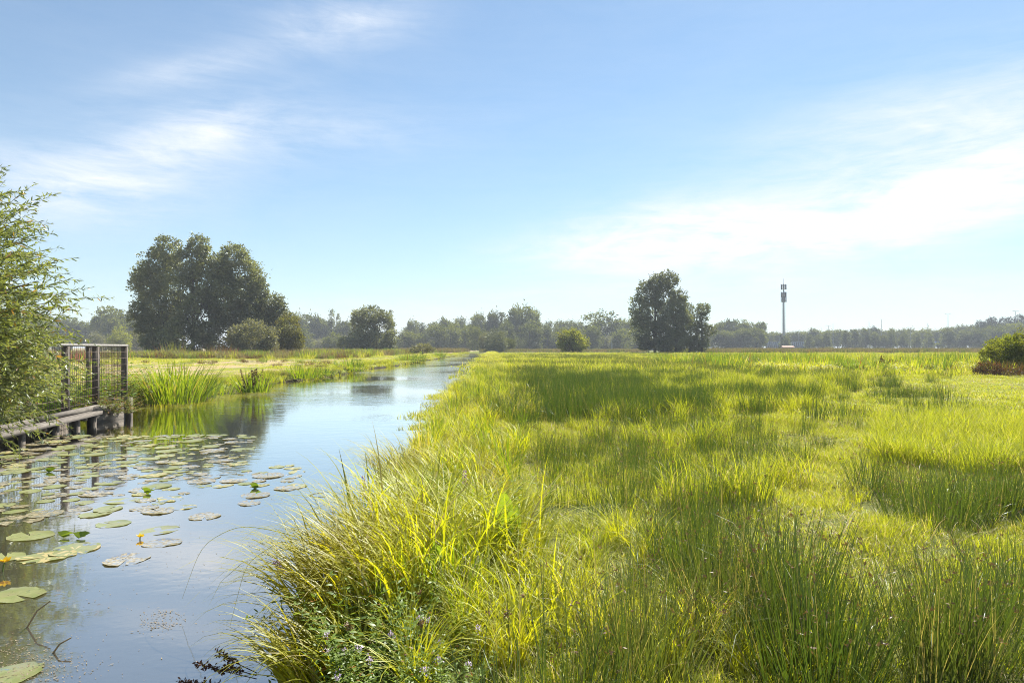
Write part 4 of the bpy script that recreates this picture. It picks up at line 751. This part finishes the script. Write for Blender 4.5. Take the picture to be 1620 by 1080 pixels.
big = [(120, 868, .42, 0, 'large pale green lily pad, right one of the long pair near the left'), (75, 880, .42, 0, 'large pale green lily pad, left one of the long pair near the left'), (50, 847, .40, 0, 'green lily pad close to the left edge above the long pair'),
       (255, 838, .36, 0, 'pale lily pad behind the yellow lily bud'), (258, 858, .34, 1, 'speckled lily pad below the yellow lily bud'), (202, 884, .36, 1, 'brownish broken lily pad below left of the yellow bud'),
       (325, 816, .34, 1, 'speckled brown pad lying apart in open water'), (288, 802, .30, 0, 'lily pad above the speckled brown lone pad'), (180, 828, .32, 0, 'round green pad with a small notch left of the bud'),
       (28, 940, .36, 0, 'green lily pad near the lower left edge'), (12, 880, .3, 0, 'pad under the yellow lily flower at the left edge'), (405, 783, .36, 1, 'brown pad in open water right of the lily field'),
       (395, 795, .28, 1, 'smaller brown pad below the brown pad in open water'), (455, 772, .34, 1, 'rightmost brown pad reaching out toward the sedge'), (30, 822, .5, 1, 'large brown lily pad at left edge above the green one'),
       (20, 1066, .3, 0, 'lily pad half sunk at the lower left corner'), (425, 752, .45, 1, 'brown pad at the right tip of the lily field'), (250, 808, .34, 1, 'speckled pad just right of the field edge')]
for b in big: pad(*b[:4], b[4], None)
rg = np.random.default_rng(77); done = []
for i in range(6000):
    if len(done) >= 270: break
    px, py = rg.uniform(-60, 470), 688 + 125 * rg.uniform(0, 1) ** 1.5
    if px > 400 - (py - 690) * .05 and py < 735: continue
    if py > 770 and px > 330 - (py - 770) * 3: continue
    if py > 740 and px > 300 and rg.random() < .5: continue
    x, d = gp(px, py, 0); dia = rg.uniform(.14, .40) * (1 if py > 715 else 1.1)
    if any((x - a) ** 2 + (d - b) ** 2 < ((dia + c) * rg.uniform(.3, .5)) ** 2 for a, b, c in done): continue
    if x < float(xl(d)) + 1.15: continue
    done.append((x, d, dia)); pad(px, py, dia, rg.random() < .36 + (py > 760) * .2, 'one of the many lily pads crowded together in front of the boardwalk')
for px, py, lab in [(105, 849, 'small folded green leaf tip standing in the water, left of a pair'), (130, 850, 'small folded green leaf tip standing in the water, right of a pair'), (235, 780, 'dark green leaf standing on edge in open water'), (80, 746, 'bright green raised leaf amid the lily field'), (212, 706, 'green curled leaf at the back of the lily field'), (405, 772, 'dark narrow leaf floating alone at right')]:
    x, d = gp(px, py, 0); rng = np.random.default_rng(px); g = G(); g.leaves(rng, np.array([[-.05, 0, .012], [.04, 0, .012]]), np.array([[1, 0, .35], [-1, .1, .35]]), .13, .07, None, 0, six=True, nrm=np.array([[0, -.7, .7]]))
    tag(link('floating_leaf', g.mesh('floating_leaf'), M['iris'], None, (x, d, .004)), lab, 'leaf')
def lily(px, py, lab, h=.05, lean=0, s=1.0):
    x, d = gp(px, py, 0); r = empty('water_lily', (x, d, 0)); rng = np.random.default_rng(px + 3); g = G()
    for q in range(6): a = q * 1.047; D = np.array([[math.cos(a), math.sin(a), 1.1]]); g.leaves(rng, np.array([[.006 * math.cos(a) + lean, .006 * math.sin(a), h]]), D, .05 * s, .038 * s, None, 0, six=True, nrm=np.array([[-math.cos(a), -math.sin(a), .6]]))
    link('petals', g.mesh('petals'), M['yellow'], r); link('stem', G().tube([(0, 0, -.05), (lean * .4, 0, h * .5), (lean, 0, h + .005)], .005, 6).mesh('stem', True), M['herb'], r); tag(r, lab, 'flower')
lily(223, 852, 'yellow water lily bud on the pad in mid water', .02, 0, .8); lily(6, 902, 'yellow water lily flower on a stem at the left edge', .07, .02, 1.0)
# floating scraps of dead leaf, one thin drift
rng = np.random.default_rng(88); g = G()
P = []
for cx, cy, sx, sy, n in [(255, 985, 34, 12, 150), (265, 968, 26, 6, 50), (200, 880, 30, 6, 40), (430, 790, 40, 7, 60), (420, 760, 50, 8, 60), (200, 760, 190, 25, 260), (50, 1050, 90, 34, 520), (430, 745, 40, 6, 40), (200, 900, 260, 110, 260), (120, 740, 120, 20, 120)]:
    px = cx + rng.normal(0, sx * .6, n); py = cy + rng.normal(0, sy * .6, n); d = CZ * FPX / (py - HOR); P.append(np.stack([(px - 810) / FPX * d, d, np.full(n, .004)], 1))
P = np.concatenate(P); P = P[P[:, 0] > xl(P[:, 1]) + 1.0]; D = rng.normal(0, 1, P.shape); D[:, 2] *= .05; g.leaves(rng, P, D, rng.uniform(.005, .024, len(P)), rng.uniform(.003, .009, len(P)), None, 0, nrm=np.array([[0, 0, 3.]]))
tag(link('floating_debris', g.mesh('floating_debris'), M['litter']), kind='stuff')
for px, py, L_, a_, lab in [(40, 990, .22, .9, 'broken reed stub sticking out of the shallow water at lower left'), (80, 1030, .12, .6, 'short reed stub nearest the lower left corner'), (475, 783, .28, .05, 'orange dead reed piece floating near the sedge'), (140, 742, .3, .5, 'bent dead lily stalk amid the pads'), (85, 703, .35, .4, 'long dead stalk at the back of the lily field')]:
    x, d = gp(px, py, 0); tag(link('dead_reed', G().tube([(0, 0, -.04), (L_ * .6 * math.cos(a_), 0, .01 + L_ * .5 * math.sin(a_)), (L_ * math.cos(a_), .04, .012 + L_ * .75 * math.sin(a_))], [.006, .005, .004], 5).mesh('dead_reed', True), M['straw'], None, (x, d, .004)), lab, 'reed')

# ------------------------------------------------------------------ foreground of the right bank
def fg():
    rng = np.random.default_rng(900); mats = [M['sedge']]
    # arching sedge tussocks that lean over the water
    for i, (px, py, n, r, h0, h1, azm, sp, cv, lab) in enumerate([
            (580, 985, 520, .30, .8, 1.2, 2.9, .75, (1.0, 2.4), 'big arching sedge tussock leaning over the water in the foreground'),
            (640, 905, 420, .30, .95, 1.4, 2.6, 1.2, (.8, 2.3), 'yellow sedge tussock behind the big arching one'),
            (530, 1050, 300, .2, .5, .85, 3.1, .7, (1.0, 2.3), 'drooping sedge tussock at the bottom edge by the water'),
            (780, 900, 380, .3, .75, 1.2, 1.9, 1.5, (.7, 2.3), 'golden sedge tussock around the broad dock leaves'),
            (680, 815, 280, .3, .6, 1.0, 2.7, 1.0, (.7, 2.2), 'bright sedge tussock half way along the near bank'),
            (730, 770, 260, .3, .6, .95, 2.6, 1.2, (.7, 2.2), 'bright sedge tussock beyond the purple flower spike'),
            (640, 750, 300, .35, .7, 1.15, 3.0, .6, (1.2, 2.5), 'grey green sedge tussock trailing over the water farther along'),
            (620, 960, 380, .28, .85, 1.25, 3.0, .9, (1.1, 2.5), 'thick sedge tussock between the big arching one and the iris leaves'),
            (700, 940, 380, .28, .85, 1.25, 2.4, 1.6, (.9, 2.3), 'dense sedge tussock right beside the iris leaves'),
            (850, 1000, 220, .3, .5, .8, 1.2, 2.5, (.4, 1.6), 'mixed grass tussock between sedge bank and rushes')]):
        x, d = gp(px, py, .28); x = max(x, float(xr(d)) + .18); me = sedge_mesh(910 + i, int(n * .9), r, h0 * .78, h1 * .78, .017 if i in (0, 1, 2, 3) else .0135, azm, sp, cv, (.05, .55), 8)
        clump('sedge_tussock', me, M['sedge'], (x, d, float(hmap(x, d)) - .04), lab, 'sedge')
    # upright iris leaves with a twist
    for i, (px, py, n, h0, h1, lab) in enumerate([(600, 890, 12, .6, .9, 'stiff green iris leaves pointing up over the sedge by the water'), (640, 900, 7, .5, .7, 'shorter iris leaves right of the stiff pointing ones'), (850, 800, 5, .55, .75, 'single broad iris blades at the edge of the rush bed'), (735, 850, 16, .45, .7, 'yellow iris leaves in the middle of the sedge bank')]):
        x, d = gp(px, py, .25); clump('iris_plant', upright_mesh(930 + i, n, .16, h0, h1, .03, 6, .3, .35), M['iris'], (x, d, .2), lab, 'iris plant')
    # leafy herbs and mint
    for i, (px, py, n, h0, h1, leaf, fl, lab) in enumerate([(520, 1010, 36, .38, .6, .07, 0, 'leafy green herb clump beneath the arching sedge near the water'), (450, 1080, 60, .22, .42, .06, 0, 'pale leafed herbs at the bottom edge next to the water'), (590, 1100, 50, .16, .28, .036, 9, 'small-leaved mint with mauve flowers at the bottom edge'), (690, 1100, 40, .16, .28, .036, 5, 'small-leaved mint with fewer flowers right of the flowering one'), (760, 860, 22, .4, .6, .075, 0, 'bright narrow-leaved herb beside the broad dock leaves'), (655, 850, 22, .4, .62, .075, 0, 'bright narrow-leaved herb left of the broad dock leaves'), (585, 1060, 34, .3, .46, .06, 0, 'dark leafy herbs in the shade under the sedge')]):
        x, d = gp(px, py, .25); clump('herb_clump', herb_mesh(940 + i, n, .2, h0, h1, leaf, [M['herb'] if i not in (0, 1, 4, 5) else M['iris'], M['mauve']], flowers=fl, pairs=9), None, (x, d, float(hmap(x, d)) - .02), lab, 'herbs')
    # broad dock leaves
    def broad(px, py, d, L_, w, tilt, az, m, lab, curl=-.05, roll=0):
        g = G(); n, k = 12, 9; V = []
        for i in range(n + 1):
            t = i / n; ww = w * (math.sin(math.pi * min(1, t * .93 + .07)) ** .65) * (1 - .25 * t); th = tilt - curl * t * t * 2
            for j in range(k):
                u = (j / (k - 1) - .5) * 2; V.append((u * ww * .5, L_ * t * math.cos(th) , L_ * t * math.sin(th) + .18 * ww * abs(u) ** 1.5 + .012 * math.sin(t * 17 + u * 2) * abs(u)))
        F = [(i * k + j, i * k + j + 1, (i + 1) * k + j + 1, (i + 1) * k + j) for i in range(n) for j in range(k - 1)]; g.add(V, F, .7)
        x = gx(px, d); z = gz(py, d); r = empty('dock_leaf', (x, d, z)); bl = link('blade', g.mesh('blade', True), M[m], r); bl.rotation_euler = (0, roll, az)
        tb = G().tube([(0, 0, 0), (0, -.01, -(z - .25) * .5), (.01, .02, -(z - .22))], .004, 5); link('stalk', tb.mesh('stalk', True), M['herb'], r); tag(r, lab, 'leaf')
    broad(795, 868, 4.3, .40, .15, R(101), R(10), 'dockleaf', 'tallest broad upright leaf glowing against the light'); broad(822, 878, 4.4, .34, .10, R(106), R(-30), 'dockleaf', 'narrower broad leaf right behind the tallest one', .1)
    broad(680, 925, 3.7, .24, .10, R(100), R(35), 'dockleaf', 'broad upright leaf left of the drooping grey one'); broad(706, 912, 3.75, .26, .07, R(110), R(-35), 'dockleaf', 'slim leaf crossing behind the left broad leaf')
    broad(752, 880, 3.9, .22, .13, R(15), R(160), 'greyleaf', 'grey folded leaf drooping toward the viewer', 1.0); broad(770, 935, 3.6, .22, .11, R(10), R(110), 'straw', 'withered pinkish brown leaf lying below the grey one', .8)
    # purple loosestrife
    for i, (px, py, d, hh, lab) in enumerate([(575, 775, 4.9, .16, 'purple loosestrife spike standing before the open water'), (735, 755, 6.0, .13, 'purple loosestrife spike in the middle of the sedge bank'), (438, 868, 4.0, .13, 'drooping purple flower spike over the water at left')]):
        x, z = gx(px, d), gz(py, d); r = empty('loosestrife', (x, d, .25)); zz = z - .25; g = G()
        t = rng.uniform(0, 1, 150); a = rng.uniform(0, 6.28, 150); rr = .012 * (1.2 - t); P = np.stack([rr * np.cos(a) + (.05 * t ** 2 if i == 2 else 0), rr * np.sin(a), zz - .06 + hh * t * (1 if i != 2 else -.6)], 1); g.leaves(rng, P, np.stack([np.cos(a), np.sin(a), .4 + 0 * a], 1), .016, .009, None, 0)
        link('flower_spike', g.mesh('flower_spike'), M['purple'], r); link('stem', G().tube([(.03, .02, -.1), (.01, 0, zz * .5), (0, 0, zz + .02)], .0028, 5).mesh('stem', True), M['twig'], r); tag(r, lab, 'flower')
    # dead stalks and seed heads
    for i, (p, q, w, lab) in enumerate([((470, 975, 3.3), (545, 1085, 3.1), .0045, 'thick dead stalk leaning from upper left at the bottom of the bank'), ((500, 968, 3.3), (680, 1075, 3.0), .0045, 'long dead stalk crossing toward the lower right'), ((440, 1010, 3.2), (560, 1090, 3.0), .004, 'short dead stalk below the leafy herbs'), ((575, 1020, 3.1), (665, 1100, 2.9), .006, 'pale green cut stalk at the bottom edge')]):
        a = np.array((gx(p[0], p[2]), p[2], gz(p[1], p[2]))); b = np.array((gx(q[0], q[2]), q[2], gz(q[1], q[2]))); m_ = (a + b) / 2 + (0, 0, .015)
        tag(link('dead_stalk', G().tube([a - b, m_ - b, (0, 0, 0), (.02, -.05, -.15)], [w * .7, w, w, w], 6).mesh('dead_stalk', True), M['straw'], None, tuple(b)), lab, 'stalk')
    for i in range(26):
        px, py = rng.uniform(460, 900), rng.uniform(960, 1075); d = rng.uniform(2.9, 3.4); x, z = gx(px, d), gz(py, d)
        r = empty('soft_rush', (x, d, .25)); g = G(); P = rng.normal(0, .009, (34, 3)) + (0, 0, z - .25); g.leaves(rng, P, rng.normal(0, 1, P.shape), .018, .009, None, 0); link('seed_head', g.mesh('seed_head'), M['brownhead'], r)
        link('stem', G().tube([(rng.normal(0, .05), .03, -.1), (.01, 0, (z - .25) * .6), (0, 0, z - .25 + rng.uniform(.0, .12))], [.0022, .002, .001], 4).mesh('stem', True), M['rush'], r); tag(r, 'thin rush stem with a rusty seed head at the bottom of the bank', 'rush', 'rush stems with brown seed heads')
    # dark burnt-looking flower stalks at lower left
    for i, (px, py, d) in enumerate([(312, 1045, 3.15), (345, 1028, 3.2), (285, 1075, 3.1), (360, 1050, 3.2)]):
        x, z = gx(px, d), gz(py, d); bx = gx(395, d) - x; r = empty('dock_stalk', (x, d, z)); t = rng.uniform(0, 1, 120); pth = lambda t: np.stack([bx * t, .1 * t, -(z - .1) * t ** .9 * .8], 1)
        g = G(); P = pth(t * .5) + rng.normal(0, .006, (120, 3)); g.leaves(rng, P, rng.normal(0, 1, P.shape), .018, .01, None, 0); link('seed_head', g.mesh('seed_head'), M['dockdark'], r)
        link('stem', G().tube(pth(np.linspace(0, 1, 7)), .0022, 4).mesh('stem', True), M['dockdark'], r); tag(r, ['dark seed stalk over the water at lower left, middle', 'dark seed stalk reaching highest at lower left', 'dark seed stalk lowest at the lower left', 'dark seed stalk nearest the sedge at lower left'][i], 'dock plant')
    # long single blades arching over the water
    for i, (pts, lab) in enumerate([([(560, 900, 3.9), (470, 845, 4.1), (380, 828, 4.3), (320, 860, 4.4), (290, 945, 4.4)], 'longest single grass stem arching far out over the water'), ([(520, 900, 3.8), (450, 850, 3.9), (390, 890, 4.0), (365, 990, 4.0)], 'single blade curving down to the water in front of the tussock'), ([(540, 870, 4.0), (500, 790, 4.4), (470, 745, 4.6)], 'thin upright blade reaching over the floating pads')]):
        P = np.array([(gx(a, c), c, gz(b, c)) for a, b, c in pts]); t = np.linspace(0, len(P) - 1, 22); Q = np.stack([np.interp(t, range(len(P)), P[:, k]) for k in range(3)], 1)
        for _ in range(3): Q[1:-1] = (Q[:-2] + Q[1:-1] * 2 + Q[2:]) / 4
        o = P[0].copy(); tag(link('tall_grass_plant', G().tube(Q - o, np.linspace(.003, .0008, 22), 5).mesh('tall_grass_plant', True), M['sedge'], None, tuple(o)), lab, 'grass')
fg()

# ------------------------------------------------------------------ mast, lamps, vehicles, buildings
def mast():
    d = 360.; x = gx(1240, d); r = empty('telecom_mast', (x, d, .3)); H = gz(450, d)
    link('mast_pole', G().tube([(0, 0, -.3), (0, 0, H * .35), (0, 0, H)], [.62, .5, .32], 12).mesh('mast_pole', True), M['steel'], r)
    link('cable_ladder', G().tube([(-.95, 0, 0), (-.75, 0, H * .86)], .13, 6).mesh('cable_ladder'), M['rust'], r)
    link('cable_ladder', G().tube([(.9, 0, 0), (.7, 0, H * .86)], .06, 6).mesh('cable_ladder'), M['rust'], r)
    link('lightning_rod', G().tube([(0, 0, H), (0, 0, H + 3.0)], [.09, .05], 6).mesh('lightning_rod'), M['steel'], r)
    for k, z in enumerate((H - 1.6, H - 5.6, H - 8.2)):
        pf = link('platform', G().cyl((0, 0, z - 1.3), .95, .18, 14).cyl((0, 0, z + 1.0), .8, .12, 14).mesh('platform'), M['steel'], r)
        for i in range(6):
            a = i * 1.047 + k * .35; link('antenna_panel', G().box((1.25 * math.cos(a), 1.25 * math.sin(a), z), (.34, .55, 2.7), rz=a).box((.8 * math.cos(a), .8 * math.sin(a), z + .5), (.9, .09, .09), rz=a).box((.8 * math.cos(a), .8 * math.sin(a), z - .6), (.9, .09, .09), rz=a).mesh('antenna_panel'), M['antenna'], pf)
    tag(r, 'tall slim telecom mast with three tiers of antennas', 'mast')
mast()
def lamp(px, top, d, double):
    x = gx(px, d); H = gz(top, d) - .3; r = empty('street_lamp', (x, d, .3)); link('pole', G().tube([(0, 0, 0), (0, 0, H)], [.20, .11], 8).mesh('pole'), M['steel'], r)
    if double:
        ar = link('arm', G().bar((-.5, 0, H - .02), (.5, 0, H - .02), .1, .1).mesh('arm'), M['steel'], r)
        for s in (-1, 1): link('lamp_head', G().bar((s * .3, 0, H), (s * 1.9, 0, H + .12), .34, .16).mesh('lamp_head'), M['steel'], ar)
    return r
for px, top, d, db, lab in [(1395, 505, 398, 0, 'tallest plain pole above the motorway trees'), (1375, 509, 430, 0, 'pole just left of the tallest plain pole'), (1318, 512, 430, 0, 'thin pole above the left part of the roadside trees'), (1296, 530, 398, 0, 'short pole at the left end of the roadside trees'), (1441, 518, 398, 1, 'lamp pole left of the blue lorry'), (1500, 497, 420, 1, 'tall double lamp above the large roadside tree'), (1468, 511, 430, 0, 'thin pole above the lorries'), (1550, 513, 396, 1, 'lamp pole between the dark roadside tree and right-hand bush'), (1233, 532, 398, 0, 'short pole just left of the mast'), (1607, 492, 430, 1, 'lamp pole top at far right above the pines'), (1311, 515, 440, 1, 'faint double lamp left of the roadside trees'), (968, 534, 300, 0, 'thin pale pole before the domed willow'), (1264, 522, 440, 0, 'faint thin pole right of the mast')]:
    tag(lamp(px, top, d, db), lab, 'street lamp' if db else 'pole')
def truck(px, d, z, L_, body, lab, ry=0, cab=True, W=2.5, Hh=2.9):
    r = empty('lorry' if cab else 'van', (gx(px, d), d, z), ry)
    g = G().box((0, 0, 1.1 + Hh / 2), (L_, W, Hh)); link('cargo_box', g.mesh('cargo_box'), M[body], r)
    g = G(); P = [(-L_ / 2 - 2.2, .7), (-L_ / 2 - .12, .7), (-L_ / 2 - .12, 3.5), (-L_ / 2 - 1.3, 3.5), (-L_ / 2 - 2.1, 2.2)]
    V = [(a, s * W / 2, b) for s in (-1, 1) for a, b in P]; n = len(P); g.add(V[:n], [tuple(range(n))]).add(V[n:], [tuple(range(n))[::-1]]).add(V, [(i, (i + 1) % n, n + (i + 1) % n, n + i) for i in range(n)]); cb = link('cab', g.mesh('cab'), M['white'], r)
    link('window', G().box((-L_ / 2 - 1.2, -W / 2 - .01, 2.6), (.9, .03, .8)).mesh('window'), M['glass'], cb); link('chassis', G().box((-.6, 0, .85), (L_ + 2.6, 1.1, .35)).mesh('chassis'), M['tyre'], r)
    for wx in (-L_ / 2 - 1.3, L_ / 2 - 1.2, L_ / 2 - 2.5):
        for s in (-1, 1): link('wheel', G().tube([(wx, s * (W / 2 - .3), .5), (wx, s * (W / 2), .5)], .5, 14).mesh('wheel'), M['tyre'], r)
    tag(r, lab, 'lorry'); return r
truck(1486, 404, 1.25, 5.0, 'blue', 'blue covered lorry on the motorway behind the trees'); truck(1463, 404, 1.25, 4.2, 'white', 'white lorry in front of the blue one on the motorway', Hh=2.4)
truck(1181, 372, .3, 5.0, 'white', 'white lorry parked before the wood left of the mast', Hh=2.5)
def car(px, d, lab, m='white'):
    r = empty('car', (gx(px, d), d, 1.25)); P = [(-2.1, .3), (2.1, .3), (2.15, .8), (1.5, .95), (.9, 1.45), (-.8, 1.45), (-1.5, .95), (-2.15, .8)]; V = [(a, s * .85, b) for s in (-1, 1) for a, b in P]; n = len(P)
    g = G().add(V[:n], [tuple(range(n))]).add(V[n:], [tuple(range(n))[::-1]]).add(V, [(i, (i + 1) % n, n + (i + 1) % n, n + i) for i in range(n)]); bd = link('body', g.mesh('body'), M[m], r)
    link('window', G().box((.05, -.86, 1.18), (1.9, .03, .34)).mesh('window'), M['glass'], bd)
    for wx in (-1.35, 1.35):
        for s in (-1, 1): link('wheel', G().tube([(wx, s * .7, .32), (wx, s * .9, .32)], .32, 12).mesh('wheel'), M['tyre'], r)
    tag(r, lab, 'car')
car(1407, 402, 'white car on the motorway right of the tallest pole'); car(1346, 402, 'silver car on the motorway behind the roadside trees', 'steel')
def barrier():
    d = 408.; x0, x1 = gx(1213, d), gx(1281, d); r = empty('noise_barrier', ((x0 + x1) / 2, d, .3)); w = x1 - x0; n = 22
    link('wall', G().box((0, .3, 2.3), (w, .3, 4.6)).mesh('wall'), M['paneld'], r)
    for i in range(n): xx = -w / 2 + w * (i + .5) / n; link('panel', G().box((xx, -.3, 2.8), (w / n * .62, .25, 4.4), ry=.16).mesh('panel'), M['panel'], r)
    link('cap', G().box((0, .1, 4.85), (w, 1.2, .25)).mesh('cap'), M['panel'], r); tag(r, 'grey noise barrier with slanted panels behind the mast', 'noise barrier')
barrier()
def shed():
    d = 330.; r = empty('shed', (gx(1252, d) - 2, d, .3)); link('wall', G().box((0, 0, .8), (5.4, 3, 1.6)).mesh('wall'), M['wood'], r)
    g = G().add([(-3, -1.8, 1.6), (3, -1.8, 1.6), (3, 1.8, 1.6), (-3, 1.8, 1.6), (-2.7, 0, 2.3), (2.7, 0, 2.3)], [(0, 1, 5, 4), (2, 3, 4, 5)]).add([(-3, -1.8, 1.6), (-3, 1.8, 1.6), (-2.7, 0, 2.3), (3, -1.8, 1.6), (3, 1.8, 1.6), (2.7, 0, 2.3)], [(0, 2, 1), (3, 4, 5)]); link('roof', g.mesh('roof'), M['roofred'], r); tag(r, 'low reddish shed beside the foot of the mast', 'shed')
shed()

# ------------------------------------------------------------------ haze: one closed box of thin air round everything
def haze():
    m = mat('haze'); nt = m.node_tree; v = nd(nt, 'ShaderNodeVolumePrincipled'); v.inputs['Density'].default_value = .00047; v.inputs['Color'].default_value = (.84, .90, 1.0, 1); v.inputs['Anisotropy'].default_value = 0
    o = nd(nt, 'ShaderNodeOutputMaterial'); nt.links.new(v.outputs[0], o.inputs['Volume'])
    tag(link('haze', G().box((0, 1900, 20.5), (7400, 4800, 44)).mesh('haze'), m), kind='stuff')
haze()
# sources never placed
for k, v in P_.items():
    for o in v:
        if o.name not in used and o.location.z < -50:
            for ch in list(o.children): bpy.data.objects.remove(ch)
            bpy.data.objects.remove(o)
